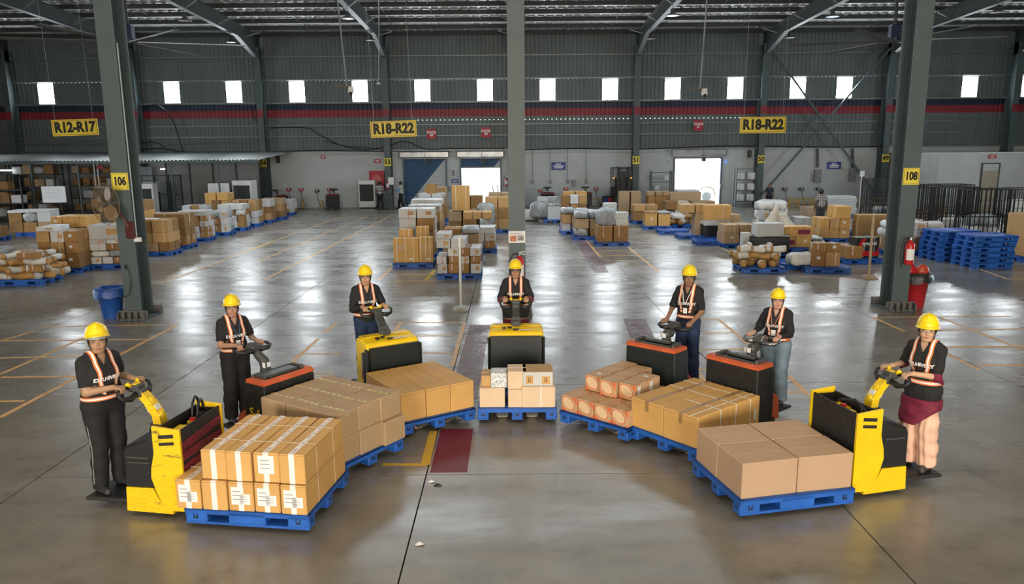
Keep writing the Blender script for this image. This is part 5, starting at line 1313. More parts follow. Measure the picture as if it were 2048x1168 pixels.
def load(cx,cy,rz,layers,where,z0=.151,detail=True,W_=1.12,D_=.95,jit=.02,rows=('front','middle','back')):
    """layers: list of (kinds string, nx, ny, height[, keep]) ; kinds cycle over the cells"""
    global _seed
    z=z0; c,s=math.cos(rz),math.sin(rz); grp='goods on '+where
    for li,ly in enumerate(layers):
        kinds,nx,ny,h=ly[:4]; keep=ly[4] if len(ly)>4 else None
        n=0; jl=.02
        for j in range(ny):
            for i in range(nx):
                if keep is not None and (j*nx+i) not in keep: n+=1; continue
                kd=kinds[n%len(kinds)]; n+=1; _seed+=1
                wx,wy=W_/nx,D_/ny
                dd=(round((wx-.015)*rnd.choice((1,.96,.92)),2),round((wy-.015)*rnd.choice((1,.95,.9)),2),h if kd not in 'sGC' else h*rnd.uniform(.9,1.1))
                x=-W_/2+wx*(i+.5)+rnd.uniform(-jit,jit)*.5; y=-D_/2+wy*(j+.5)+rnd.uniform(-jit,jit)*.5
                rowname=(rows[0] if j==0 else ('back' if j==ny-1 else ('middle' if ny==3 else ('second','third')[j-1]))) if ny>1 else 'front'
                lab='%s, %s layer, %s row, %s from left, %s'%(CN[kd],LAYN[li],rowname,ORD[i],where)
                if len(lab.split())>16: lab='%s, %s layer, %s row %s, %s'%(CN[kd],LAYN[li],rowname,ORD[i],where)
                if len(lab.split())>16: lab='%s, %s layer, %s %s, %s'%(CN[kd],LAYN[li],rowname,ORD[i],where)
                if len(lab.split())>16: print('LONG',lab)
                a=rz+rnd.uniform(-1,1)*(.04 if kd in KIND else .25)
                if kd in 'rR': dd=(rnd.uniform(.6,.85),.2,h)
                if kd in 'rR' and rnd.random()<.4: a+=PI/2*.7
                item(kd,dd,(cx+x*c-y*s,cy+x*s+y*c,z),a,lab,grp,_seed,detail)
        z+=h+.003
def pl(x,y,rz,where,layers,far=False,**kw):
    pallet(x,y,rz,'blue plastic pallet: '+where,0,far); load(x,y,rz,layers,where,detail=not far,**kw)
PXY=lambda px,py:(ground(px,py).x,ground(px,py).y)
# --- left aisle, near column A then B (numbers run away from the viewer)
xA=-12.38
pl(-12.95,19.85,R(3),'the nearest left pallet',[('rRGr',3,4,.19),('RrkR',3,4,.18),('rRr',3,3,.17),('rkR',2,2,.15)],jit=.05)
pl(-13.05,21.75,R(6),'the left pallet of tall cartons',[('d',2,1,.42),('dcd',3,2,.33),('cwd',3,2,.31),('w',2,1,.13,(0,))])
pl(-12.1,22.6,R(4),'the left pallet of white parcels behind column 106',[('wwk',3,2,.2),('sGs',2,2,.2),('wkw',2,2,.2),('ww',2,2,.12),('w',1,1,.42)],W_=1.0)
pl(-13.6,23.4,R(0),'the left pallet of labelled cartons',[('ddg',3,2,.36),('d',3,2,.33),('dgd',3,2,.33),('g',3,2,.32)])
pl(-15.2,21.6,R(4),'the pallet under grey film at far left',[('GsG',2,2,.3),('GG',2,1,.3)],rows=('front','middle','back'))
pl(-12.0,25.3,R(2),'the left pallet beside column 106',[('ctd',3,2,.3),('cc',2,2,.33),('dcw',2,2,.42)])
pl(-12.15,27.0,R(2),'the left pallet of crumpled brown wrap',[('wdk',3,2,.33),('dwd',3,2,.26),('k',1,1,.52)],)
pl(-13.8,27.4,0,'the back left pallet of golden cartons',[('g',3,2,.3),('g',3,2,.3),('g',3,2,.3),('g',3,2,.3),('d',1,1,.36)])
pl(-12.35,29.3,R(3),'the left pallet of small brown parcels',[('kkw',4,3,.22),('kkw',4,3,.21),('kw',4,3,.21),('kwk',4,3,.2),('w',3,2,.18)])
pl(-13.9,30.2,0,'the second pallet behind the brown parcels',[('w',3,2,.3),('dw',3,2,.3),('kw',3,2,.26)],far=True)
pl(-12.3,31.3,R(2),'the left pallet of grey and white parcels',[('wGk',4,2,.3),('wwk',4,2,.28),('wG',3,2,.28)])
pl(-12.3,33.2,R(2),'the left pallet of mixed small parcels',[('kww',4,2,.27),('kww',4,2,.25),('sk',3,2,.26),('w',2,2,.22)],far=True)
pl(-13.9,33.4,0,'the pallet of stacked white cartons by the board',[('w',3,2,.34),('cdk',3,2,.34),('wk',3,2,.28)],far=True)
pl(-12.3,35.0,0,'the left pallet of white letter parcels',[('wks',4,2,.3),('kw',4,2,.28),('cd',3,2,.5)],far=True)
pl(-13.9,35.9,0,'the pallet before the far whiteboard',[('g',3,2,.36),('d',3,2,.36),('gd',3,2,.3),('g',2,1,.34)],far=True)
pl(-12.25,36.8,0,'the left pallet of upright brown cartons',[('cdk',4,2,.33),('dkc',4,2,.3),('cw',2,2,.35)],far=True)
pl(-12.2,38.5,0,'the farthest pallet of the left row',[('dkc',4,2,.3),('cdt',4,2,.32),('tc',3,1,.3)],far=True)
pl(-13.9,38.6,0,'the pallet below the left air cooler',[('wk',3,2,.34),('ck',3,2,.3)],far=True)
pl(-12.5,41.2,R(2),'the lone white parcel pallet before column 54',[('kwk',5,2,.2),('w',5,2,.18),('w',5,2,.17),('w',3,2,.14)],far=True,W_=1.25)
# far left
pl(-20.9,29.8,R(8),'the far left pallet of brown cartons',[('d',4,2,.42),('w',3,1,.12,(0,1))],far=True)
pl(-20.3,31.9,R(8),'the far left pallet of mixed bales',[('dkt',3,2,.42),('dGw',3,2,.4),('w',2,1,.1)],far=True,W_=1.7)
for k in range(4): pallet(-19.9+.07*k+.05*(k%2),33.6,R(20),'blue pallet, %s of the small stack at far left'%('lowest','second','third','topmost')[k],.155*k,True,'small blue pallet stack at far left')
# --- middle block
pallet(-2.92,22.35,0,'blue plastic pallet: under the tall strapped cartons')
for kx,dd,lb in ((-3.13,(.74,.30,.72),'wide tall golden carton with three straps, front of the middle aisle'),(-2.54,(.42,.32,.74),'narrow tall golden carton with crossing straps, front of the middle aisle')):
    o,d=carton(dd,m_gold,(kx,22.08,.151),.02,lb)
    for q in (-.36,-.02,.30): strip(o,d,1,q*dd[0],.014,m_strap,'strap',down=d[2]-.01)
    slabel(o,d,'-y',-dd[0]*.2,.45,dd[0]*.3,.12,m_tape,'printed_mark'); slabel(o,d,'-y',dd[0]*.2,.10,.1,.05,m_label)
for kx,ky,kz,dd,lb in ((-3.2,22.62,.15,(.40,.3,.92),'tall golden carton behind the left strapped one, middle aisle'),(-2.70,22.66,.15,(.38,.3,1.0),'tilted tall golden carton behind the strapped pair, middle aisle')):
    o,d=carton(dd,m_gold,(kx,ky,kz),.06,lb); strip(o,d,1,-.05,.014,m_strap,'strap',down=d[2]-.01); strip(o,d,1,.09,.014,m_strap,'strap',down=d[2]-.01)
pl(-1.42,20.3,R(0),'the pallet of white taped parcels, middle aisle',[('wkkw',4,2,.26),('wkwk',4,2,.20),('kwkw',4,2,.22,(1,2,3,5,6,7)),('wwk',3,2,.24,(0,1,4)),('w',3,1,.14,(0,))],W_=1.2)
pl(-3.0,24.1,0,'the second pallet behind the tall strapped cartons',[('dk',3,2,.36),('tw',3,2,.36),('wdw',2,2,.42),('w',2,1,.3)])
pl(-1.5,22.6,0,'the pallet of big rounded brown bales, middle aisle',[('t',2,1,.8),('dG',2,2,.16)],)
pl(-3.0,26.2,0,'the third pallet of the middle left row',[('c',3,2,.4),('d',3,2,.42),('c',3,2,.38),('w',2,1,.2)])
pl(-1.1,25.4,0,'the pallet of white parcels right of the middle block',[('wwk',3,2,.26),('kww',3,2,.25),('w',2,2,.2)])
pl(-3.15,28.6,0,'the fourth pallet of the middle left row',[('d',3,2,.42),('c',3,2,.42),('cd',2,2,.4),('w',2,1,.2)],far=True)
pl(-1.3,28.8,0,'the pallet with golden cartons under the drum bag',[('cdg',3,2,.35),('kG',2,2,.34),('c',3,1,.25)],far=True)
o,d=carton((.72,.5,1.0),m_gold,(-2.05,30.6,1.0),.05,'big round cornered golden carton tied with string, middle block'); strip(o,d,1,-.2,.02,m_strap,'strap',down=.98); strip(o,d,1,.2,.02,m_strap,'strap',down=.98)
pl(-2.0,30.8,0,'the pallet below the string tied golden carton',[('d',2,2,.42),('t',2,2,.4)],far=True)
pl(-3.5,31.0,0,'the fifth pallet of the middle left row',[('d',3,2,.5),('c',3,2,.5),('w',2,2,.3)],far=True)
item('G',(.75,.6,.95),(-1.05,30.9,.3),0,'tall grey wrapped drum bag in the middle block',None,5,False)
pl(-.55,31.6,0,'the pallet of boxes with white squares, middle block',[('c',2,2,.45),('d',2,2,.45),('c',2,2,.42)],far=True)
pl(-.45,33.6,0,'the pallet of tan cartons behind the white square boxes',[('t',2,1,.9),('t',2,1,.5)],far=True)
pl(-3.6,34.2,0,'the sixth pallet of the middle left row',[('d',3,2,.6),('c',3,2,.55),('w',2,2,.2),('d',3,1,.42,(1,))],far=True)
pl(-3.7,37.0,0,'the seventh pallet of the middle left row',[('d',3,2,.6),('t',3,2,.5),('c',2,1,.4)],far=True)
pl(-1.9,35.6,0,'the pallet left of the open dock door 50',[('t',2,1,.6),('d',2,1,.55)],far=True)
# --- middle right row
pl(3.62,27.0,R(0),'the front pallet of round brown bales, right of centre',[('k',2,1,.56)])
item('G',(.66,.6,.62),(3.42,26.95,.70),.2,'crumpled grey plastic bundle on the left brown bale',None,3,False)
o,d=carton((.46,.4,.46),m_news,(3.95,27.0,.72),.05,'white printed carton on the right brown bale')
pl(2.95,28.8,R(2),'the second pallet right of the centre column',[('Gk',2,2,.3),('t',2,2,.35),('G',2,1,.3)])
o,d=carton((.48,.4,.5),m_news,(3.75,28.6,.9),.05,'white printed carton behind the round bales')
pl(2.6,30.8,R(2),'the third pallet of the right of centre row',[('wGd',3,2,.3),('cd',3,2,.35),('G',2,1,.25)],far=True)
pl(2.75,33.2,0,'the fourth pallet of the right of centre row',[('t',3,2,.5),('dc',3,2,.42),('dwc',3,2,.36)],far=True)
pl(3.0,35.8,0,'the fifth pallet of the right of centre row',[('d',3,2,.5),('cw',2,2,.45),('g',2,1,.35)],far=True)
pl(3.0,38.6,0,'the farthest pallet of the right of centre row',[('c',2,2,.4),('cw',2,2,.35)],far=True)
pl(2.05,35.9,PI/2,'the pallet of grey bags facing the centre column',[('w',1,1,.62),('G',2,1,.1)],far=True,W_=.9,D_=.7)
item('G',(.95,.8,.75),(1.45,36.1,.15),.3,'lumpy grey bag at the left of the grey bag pallet',None,2,False); item('G',(.9,.8,.95),(2.5,36.6,.15),.1,'tall grey bag behind the wrapped block',None,1,False); item('s',(1.0,.7,.5),(.85,36.6,.02),.2,'beige bag on the floor left of the grey bags',None,1,False)
pl(1.9,39.0,0,'the pallet of flat white bundles behind the grey bags',[('w',2,2,.3),('wc',2,2,.3),('w',2,2,.25)],far=True)
# --- right side
pl(7.0,20.95,R(0),'the nearest right pallet of packed rolls',[('RrRR',3,2,.20),('rRr',3,2,.19),('rr',2,2,.18)],jit=.06)
pl(8.75,20.75,R(-8),'the nearest right pallet of small cartons',[('dc',2,1,.40),('kd',2,1,.24)],W_=.78,D_=.45)
pallet(8.2,21.6,R(20),'empty looking pallet corner under the white sack, near right')
item('s',(.85,.5,.34),(8.2,20.9,.155),.15,'white sack lying left of the small cartons, near right',None,2,False)
pl(8.15,23.6,R(0),'the pallet under the black trunk',[('b',1,1,.50)],D_=.6,W_=1.25)
item('w',(.85,.5,.42),(8.1,23.6,.66),.05,'white wrapped bundle on the black trunk',None,2,False); item('w',(.25,.3,.62),(7.45,23.7,.15),.05,'upright white parcel left of the black trunk',None,2,False)
pl(9.45,25.0,R(-2),'the pallet under the red and gold cartons',[('g',2,1,.35),('g',2,1,.33)],W_=1.1,D_=.6)
for q,z in ((0,.32),(1,.66)):
    o=B().box((0,0,0),(.40,.006,.16)).o('carton_print',mat('maroon_print',(.22,.02,.05),.6),None,(9.2+.5*q,24.68,z)); tag(o,'maroon printed band on the %s red and gold carton'%('lower' if q==0 else 'upper right'),'label')
pl(7.9,26.2,R(0),'the pallet of tan cartons left of the cloth pile',[('tw',2,2,.35),('t',2,1,.3)])
pl(7.7,28.2,R(-3),'the pallet under the red marked carton',[('b',1,1,.40),('w',1,1,.22),('g',1,1,.55)],W_=1.0,D_=.7)
pl(7.0,28.9,R(-3),'the pallet of upright tan cartons, right row',[('t',2,1,.85,(1,)),('c',2,1,.3)])
pl(8.4,29.6,0,'the pallet behind the red marked carton',[('td',3,2,.4),('ct',2,2,.3)])
pallet(10.0,27.9,R(10),'blue plastic pallet: under the cream cloth pile')
def cloth_pile(loc,rx,ry,h,label):
    b=B(); nr,nu=14,44; vs=[(0,0,h)];fs=[]; rr=random.Random(4)
    pk=[(rr.uniform(-.4,.4),rr.uniform(-.4,.4),rr.uniform(.25,.5)) for _ in range(5)]
    for j in range(1,nr+1):
        q=j/nr
        for i in range(nu):
            a=2*PI*i/nu; x=q*math.cos(a)*(1+.10*math.sin(5*a)+.06*math.sin(9*a+1)); y=q*math.sin(a)*(1+.10*math.sin(5*a)+.06*math.sin(9*a+1))
            z=h*(1-q)**.75+sum(hh*h*math.exp(-((x-u)**2+(y-v)**2)/.03) for u,v,hh in pk)*(1-q)+.05*math.sin(13*a+4*q)*q*(1-q)*3*h+.035*math.sin(23*a-7*q)*q*(1-q)*3
            vs.append((x*rx,y*ry,max(0,z)))
    for i in range(nu): fs.append((0,1+i,1+(i+1)%nu))
    for j in range(nr-1):
        for i in range(nu): a=1+j*nu+i;c=1+j*nu+(i+1)%nu; fs.append((a,a+nu,c+nu,c))
    b.add(vs,fs); o=b.o('cloth_bundle',m_cbag,None,loc,0,smooth=True); return tag(o,label,'bundle')
cloth_pile((9.9,27.7,.15),.90,.62,.92,'crumpled cream cloth pile with a peak behind the red and gold cartons')
cloth_pile((9.1,27.5,.15),.42,.40,.60,'small crumpled cream cloth heap left of the peaked pile')
pl(10.5,30.4,0,'the pallet of white pouches behind the cloth pile',[('sw',3,2,.4),('ws',3,2,.4),('s',2,2,.3)])
pl(12.0,34.6,0,'the pallet under the long white sack',[('w',2,2,.32),('s',2,1,.28),('s',1,1,.30)],far=True,W_=1.2)
pallet(6.6,30.6,R(-4),'empty blue pallet in the right row, front'); pallet(7.2,26.9,R(-4),'empty blue pallet corner before the tan cartons')
pl(6.3,32.5,R(-4),'the pallet under the brown leather carton',[('g',2,1,.5),('dG',2,1,.1)])
pl(7.6,33.0,R(0),'the pallet of mixed rolls in the right row',[('Rrk',3,2,.22),('sR',2,2,.2)],far=True)
pl(6.2,35.0,R(0),'the pallet of long cartons in the right row',[('dt',2,2,.42),('c',2,1,.3)],far=True)
pl(7.9,36.0,0,'the flowered bag pallet by dock 51',[('Gs',3,2,.4),('kC',2,2,.4)],far=True)
pl(9.3,36.8,0,'the pallet with pinkish carton by dock door 51',[('t',1,1,.75),],far=True)
pl(6.0,38.2,R(-2),'the pallet of big cartons before dock door 51, left',[('t',2,1,1.15)],far=True); pl(7.4,38.0,R(-2),'the pallet of big cartons before dock door 51, middle',[('d',3,1,.95),('t',3,1,.2)],far=True)
pl(8.9,38.2,R(-2),'the pallet of big cartons before dock door 51, right',[('t',1,1,1.0),('w',1,1,.2)],far=True)
o,d=carton((1.5,.3,1.15),m_tan,(8.6,37.2,.15),-.03,'very wide tan carton standing before dock door 51'); pallet(8.6,37.2,0,'blue pallet: under the very wide tan carton',0,True)
item('s',(.9,.5,.55),(6.75,37.3,.15),.1,'white sack leaning on the big cartons by dock door 51',None,1,False)
# centre right
pl(10.15,25.9,R(-6),'the flat pallet of pouches, right side',[('sG',3,2,.12),('sGs',2,2,.10)],W_=1.25,jit=.08)
pallet(11.5,24.8,R(-8),'empty blue pallet behind the pouches')
pl(10.4,22.45,R(6),'the pallet under the black printed carton',[('k',2,1,.36,(0,))])
o=B().box((0,0,.3),(.72,.45,.60),ch=.02).o('battery_carton',mat('black_print_carton',(.02,.02,.022),.4),None,(10.62,22.4,.155),R(6)); tag(o,'black and red battery carton behind the wooden post stand','box')
text('tyguard',.15,m_wink,o,(.04,-.228,.42),0,bold=.003,sx=1.0); B().prism([(-.30,.05),(.34,.05),(.30,.16),(-.2,.22)],-.229,-.226,'y').prism([(-.34,.30),(-.18,.36),(-.06,.56),(-.2,.56)],-.229,-.226,'y').prism([(.2,.05),(.36,.05),(.36,.30)],-.2295,-.2265,'y').o('red_graphic',m_fire,o); strip(o,(.72,.45,.60),1,-.12,.014,m_strap,'strap',down=.58); strip(o,(.72,.45,.60),1,.2,.014,m_strap,'strap',down=.58)
pl(11.8,27.6,R(-4),'the pallet of cartons with white corners',[('cg',3,2,.36),('gcg',3,2,.36),('wg',2,2,.42,(1,3))])
pl(13.6,25.6,R(-5),'the pallet of flowered parcels beside column 108',[('wkc',3,1,.42)])
o,d=carton((1.55,.5,.85),m_kraft,(13.3,27.2,.155),R(-4),'long tan carton left of column 108'); pallet(13.3,27.3,R(-4),'blue pallet: under the long tan carton')
pl(11.9,30.0,R(0),'the pallet of flat brown rolls behind the plaid person',[('Rr',3,2,.18),('w',2,1,.35,(0,))])
pl(14.4,35.6,R(0),'the pallet with one tan carton, right aisle',[('t',1,1,.5)],far=True)
pl(13.2,29.6,R(0),'empty blue pallet under the white pouch',[('s',2,1,.14,(0,))])
pl(11.9,31.7,R(0),'the pallet just left of the plaid shirt',[('kR',2,2,.12)])
pl(16.5,37.9,R(2),'the wrapped pallet behind the plaid shirt',[('w',1,3,.14),('w',1,3,.14),('w',1,3,.14),('w',1,3,.14),('w',1,3,.14),('w',1,2,.14)],far=True,W_=1.5,D_=1.0)
pl(16.5,32.8,R(-3),'the far sack pallet by column 108',[('sC',2,2,.4),('s',1,1,.3)],far=True); pl(17.9,32.2,R(-3),'the far upright carton pallet by column 108',[('c',2,1,.65),('d',2,1,.2,(1,))],far=True)
pl(12.6,24.1,R(-6),'the pallet just right of column 108',[('k',1,1,.42),('sGw',3,2,.25),('sw',2,1,.22)],W_=1.2)
pl(14.6,26.5,R(-6),'the pallet of white bags under the cages',[('sCs',3,2,.35),('ks',2,2,.3)])
# blue pallet stacks
for si,(x,y,rz,n,nm) in enumerate(((13.62,21.45,R(3),6,'front'),(13.35,22.75,R(3),6,'rear'))):
    for k in range(n): pallet(x+(.05*(k==4)+.07*(k==5))+rnd.uniform(-.01,.01)+(.0 if si==0 else -.09*(n-1-k)*0),y+rnd.uniform(-.01,.01),rz+rnd.uniform(-.007,.007),'blue pallet, %s from the floor in the %s stack at right'%(ORD[k],nm),.153*k,False,'stacked blue pallets at right')
pallet(15.7,22.6,R(4),'dark pallet under the tall carton at the right edge')
o,d=carton((.95,.8,1.25),m_kraft,(15.75,22.6,.155),R(4),'tall kraft carton at the right edge of the picture'); strip(o,d,1,-.1,.012,m_strap,'strap',down=1.2); slabel(o,d,'-y',-.3,1.0,.05,.08,m_ink,'printed_mark'); slabel(o,d,'-y',-.1,1.0,.2,.02,m_ink,'printed_mark')
# roll cages
def cage(x,y,rz,label,w_=1.25,dp=.95,h=1.85):
    t=thing('roll_cage',label,'cage',(x,y,0),rz,'black roll cages at right')
    f=B()
    for i in(-1,1):
        for j in(-1,1): f.box((i*w_/2,j*dp/2,h/2+.1),(.045,.045,h)); f.cyl((i*w_/2,j*dp/2-.02,.06),(i*w_/2,j*dp/2+.02,.06),.06,n=10)
    for z in(.18,1.0,h+.08):
        for j in(-1,1): f.box((0,j*dp/2,z),(w_,.035,.035))
        for i in(-1,1): f.box((i*w_/2,0,z),(.035,dp,.035))
    f.o('frame',m_black,t); B().box((0,0,.2),(w_,dp,.02)).o('shelf_base',m_black,t)
    for s in(-1,1):
        b=B()
        for k in range(7): b.box((-w_/2+w_*(k+1)/8,s*dp/2,h/2+.1),(.022,.022,h))
        for z in(.45,.72,1.27,1.55): b.box((0,s*dp/2,z),(w_,.012,.014))
        b.o('side_grille',m_black,t)
        b=B()
        for k in range(5): b.box((s*w_/2,-dp/2+dp*(k+1)/6,h/2+.1),(.022,.022,h))
        b.o('end_grille',m_black,t)
    return t
for i,(x,y,rz) in enumerate(((15.0,28.0,.02),(15.9,29.6,.05),(16.5,28.0,-.03),(17.4,29.8,.0),(16.6,26.4,-.08),(18.1,26.6,.04))):
    cage(x,y,rz,'black wire roll cage, %s of the group behind the blue stacks'%('front left','rear left','middle','rear right','front right','rightmost')[i])
cage(15.5,31.8,.05,'black wire roll cage standing alone left of the cage group',1.0,.8,2.0)
for k,(x,y,z,dd,kd) in enumerate(((15.0,28,.22,(.9,.7,.5),'s'),(16.5,28.0,.22,(.9,.7,.55),'s'),(16.6,26.4,.22,(1.05,.8,.45),'s'),(16.6,26.4,.62,(.95,.7,.4),'G'),(18.1,26.6,.6,(1.0,.8,.9),'s'),(17.4,29.8,.22,(.9,.7,.5),'C'))):
    item(kd,dd,(x,y,z),.1*k,'%s inside the %s roll cage'%('pale sack' if kd!='G' else 'grey bag on sacks',('front left','middle','front right','front right','rightmost','rear right')[k]),None,k,False)
# ================================================================ FAR EQUIPMENT
def far_truck(px,label,rz,red=True):
    g_=ground(*px); r=m_org if not red else m_sred
    t=truck_orange((g_.x,min(g_.y,45.0),0),rz,label,-.60,1.15,m_black,m_grey,group='pallet trucks parked at the wall')
    for c in t.children:
        if c.name.startswith(('orange_rim','rear_cover')) and red: c.data=c.data.copy(); c.data.materials.clear(); c.data.materials.append(m_sred)
    return t
far_truck((672,416),'parked black and red pallet truck right of column 54',R(-90)); far_truck((1093,410),'parked black and red pallet truck under the left charging sign',R(-88)); far_truck((1166,410),'parked black and red pallet truck left of the reach truck',R(-92))
far_truck((570,420),'parked black pallet truck behind the light blue shirt',R(-20))
def cooler(px,label,wd=1.0,h=1.75,rz=0,z0=0):
    g_=ground(*px) if len(px)==2 else Vector(px); t=thing('air_cooler',label,'cooler',(g_.x,g_.y,0),rz,'white air coolers')
    b=B().box((0,.3,h/2+.06),(wd,.7,h),ch=.03); 
    b.o('cooler_body',m_white,t); B().box((0,-.055,h*.58),(wd*.84,.02,h*.62)).o('cooling_pad',m_scuff,t)
    g2=B()
    for k in range(16): g2.box((0,-.068,h*.28+h*.60*k/15),(wd*.84,.006,.012))
    for k in range(8): g2.box((-wd*.42+wd*.84*(k+.5)/8,-.068,h*.58),(.012,.006,h*.62))
    g2.o('grille',m_black,t)
    f=B()
    for k in range(6): f.box((-wd*.4+wd*.8*k/5,-.06,h*.14),(.02,.01,h*.16))
    f.o('vent_slot',m_mgrey,t)
    w_=B()
    for i in(-1,1):
        for j in(0,1): w_.cyl((i*wd*.42,j*.6-.02,.04),(i*wd*.42,j*.6+.02,.04),.04,n=10)
    w_.o('castor',m_rubber,t); return t
cooler((735,417),'white air cooler with black pad left of the striped shirt',1.0,1.62)
cooler((488,432),'white air cooler between the whiteboard and column 54',1.1,1.85,R(-8)); cooler((293,440),'white air cooler right of column 106',.95,1.8,R(4))
# reach truck
g_=ground(1248,412); t=thing('reach_truck','black reach truck with tall mast beside column 51','forklift',(6.62,44.5,0))
B().box((0,.9,.62),(1.15,1.2,1.1),ch=.05).box((0,.35,.35),(1.1,.3,.6),ch=.03).o('chassis',m_scuff,t)
b=B()
for s in(-1,1): b.box((s*.33,.05,1.25),(.10,.14,2.3)); b.box((s*.22,.1,1.2),(.07,.1,2.2))
for z in(.5,1.3,2.3): b.box((0,.08,z),(.72,.06,.10))
b.box((0,.16,1.1),(.30,.05,2.0)).box((0,.5,1.3),(.9,.3,.9),ch=.04)
b.o('mast',m_black,t); b=B()
for s in(-1,1): b.box((s*.55,.5,1.75),(.05,.05,1.1)); b.box((s*.55,1.4,1.75),(.05,.05,1.1)); b.box((s*.55,.95,2.3),(.05,1.0,.05))
for k in range(6): b.box((0,.5+.18*k,2.31),(1.1,.04,.03))
b.o('overhead_guard',m_black,t)
for s in(-1,1): B().box((s*.22,-.5,.07),(.12,1.1,.04)).o('fork',m_grey,t); B().box((s*.52,.42,1.72),(.1,.08,.07)).o('amber_lamp',mat('amber',(.8,.35,.02),.4,emit=1.2),t)
B().box((0,-.02,.4),(.8,.04,.5)).o('fork_carriage',m_grey,t)
o=B().box((0,0,.32),(.62,.4,.62),ch=.04).o('generator_case',m_black,None,ground(1212,411)); o.location.y=45.5; tag(o,'small black machine with blue and red panels left of the reach truck','machine'); B().box((-.14,-.205,.34),(.2,.01,.4)).o('blue_panel',m_sblu,o); B().box((.13,-.205,.34),(.25,.01,.4)).o('red_panel',m_sred,o)
# guard rails
def rail(px0,px1,label,h=.42):
    a=ground(*px0);c=ground(*px1); d=c-a; L=d.length; t=thing('guard_rail',label,'barrier',((a+c)/2)[:2]+(0,),math.atan2(d.y,d.x))
    B().box((0,0,h),(L,.07,.07)).o('top_bar',m_rail,t); B().box((0,0,h*.35),(L,.05,.05)).o('lower_bar',m_rail,t)
    n=max(2,int(L/.7)+1); pm=B().box((0,0,h/2),(.07,.07,h)).mesh('post',m_rail)
    for k in range(n): link('post',pm,t,(-L/2+L*k/(n-1),0,0))
for a,c,lb in (((578,415),(640,415),'yellow guard rail right of the blue shirted person'),((690,414),(715,414),'yellow guard rail left of the white air cooler'),((606,418),(607,414),'yellow rail stub before the first charger'),((644,418),(645,414),'yellow rail stub before the second charger'),((1048,411),(1080,411),'yellow guard rail just right of the centre column'),((1108,411),(1150,411),'yellow guard rail between the parked red trucks'),((1183,411),(1222,411),'yellow guard rail left of the reach truck'),((1268,411),(1276,412),'yellow rail stub right of the reach truck'),
  ((1575,411),(1640,411),'yellow guard rail behind the X brace, left part'),((1643,411),(1775,411),'yellow guard rail behind the plaid shirt'),((1578,416),(1597,416),'short yellow rail stub behind the white sack'),((1620,416),(1634,416),'short yellow rail stub left of the plaid shirt')): rail(a,c,lb)
# steel shelving beside dock 51
def rack(px,label,w_=1.2,h=2.3,n=4,stuff=None,dp=.45):
    g_=ground(*px); t=thing('steel_rack',label,'rack',(g_.x,g_.y,0))
    b=B()
    for i in(-1,1):
        for j in(-1,1): b.box((i*w_/2,j*dp/2,h/2),(.05,.05,h))
    b.o('upright',m_steel,t)
    for k in range(n): B().box((0,0,.3+(h-.4)*k/(n-1)),(w_,dp,.03)).o('shelf',m_steel,t)
    return g_
g_=rack((1320,412),'steel rack left of dock door 51',1.2,2.1); g2=rack((1490,413),'steel rack right of dock door 51 with white drums',1.3,2.3)
for k in range(3):
    for i in range(2):
        o=B().lathe([(.18,0),(.2,.05),(.2,.36),(.15,.42),(.001,.43)],n=14).o('white_drum',m_wbag,None,(g2.x-.3+.6*i,g2.y,.33+.63*k),smooth=True); tag(o,'white drum, %s shelf, %s side, on rack right of dock 51'%(('lowest','middle','upper')[k],('left','right')[i]),'drum','white drums on the rack')
for k in range(2):
    o=B().lathe([(.16,0),(.18,.05),(.17,.3),(.001,.34)],n=14).o('white_drum',m_wbag,None,(g_.x-.25+.55*k,g_.y,.35+.6*(k+1)),smooth=True); tag(o,'white drum on the rack left of dock 51, %s one'%('lower','upper')[k],'drum','white drums on the rack')
# desks and chairs near column 53
g_=ground(822,412); t=thing('packing_desk','white desk with a dark cabinet left of dock door 49','desk',(g_.x,g_.y,0)); B().box((0,0,.74),(1.2,.6,.04)).o('desk_top',m_white,t); B().box((0,-.28,.36),(1.15,.03,.7)).o('front_board',m_white,t); B().box((.56,0,.36),(.03,.56,.7)).o('side_board',m_white,t)
o=B().box((0,0,.2),(.5,.35,.4),ch=.03).o('printer',m_black,None,(g_.x,g_.y,.77)); tag(o,'dark printer and monitor on the white desk','printer'); B().box((.3,-.05,.2),(.12,.2,.36)).o('paper_tray',m_mgrey,o)
g_=ground(772,414); t=thing('side_table','dark small table beside column 53','table',(g_.x+.45,44.7,0)); B().box((0,0,.85),(.6,.4,.04)).o('table_top',m_grey,t)
for i in(-1,1):
    for j in(-1,1): B().box((i*.27,j*.17,.42),(.04,.04,.84)).o('leg',m_grey,t)
extinguisher(Vector(aty(776,378,45.4)),'distant fire extinguisher on column 53'); extinguisher(Vector(aty(1013,372,45.9)),'distant fire extinguisher right of dock door 50')
o=B().box((0,0,.0),(.34,.02,.44)).o('wall_notice',m_label,None,aty(782,362,45.3)); tag(o,'white notice taped on column 53','sign')
g_=ground(1003,411); t=thing('hand_trolley','dark hand trolley leaning beside dock door 50','trolley',(g_.x,g_.y-1,0)); B().beam((-.3,0,.1),(-.55,.3,1.3),.04,.04).beam((.0,0,.1),(-.25,.3,1.3),.04,.04).beam((-.3,0,.1),(0,0,.1),.05,.04).o('trolley_frame',m_grey,t); B().box((-.1,-.15,.06),(.7,.5,.06)).o('trolley_deck',m_grey,t)
g_=ground(1015,408); t=thing('small_cart','small white cart with blue drawers beside dock door 50','cart',(g_.x-.05,g_.y-1.0,0)); B().box((0,0,.78),(.5,.4,.06)).box((-.2,-.15,.09),(.06,.06,.18)).box((.2,-.15,.09),(.06,.06,.18)).box((-.2,.15,.09),(.06,.06,.18)).box((.2,.15,.09),(.06,.06,.18)).o('cart_top',m_white,t); B().box((0,0,.45),(.44,.36,.55)).o('cart_drawers',m_sblu,t)
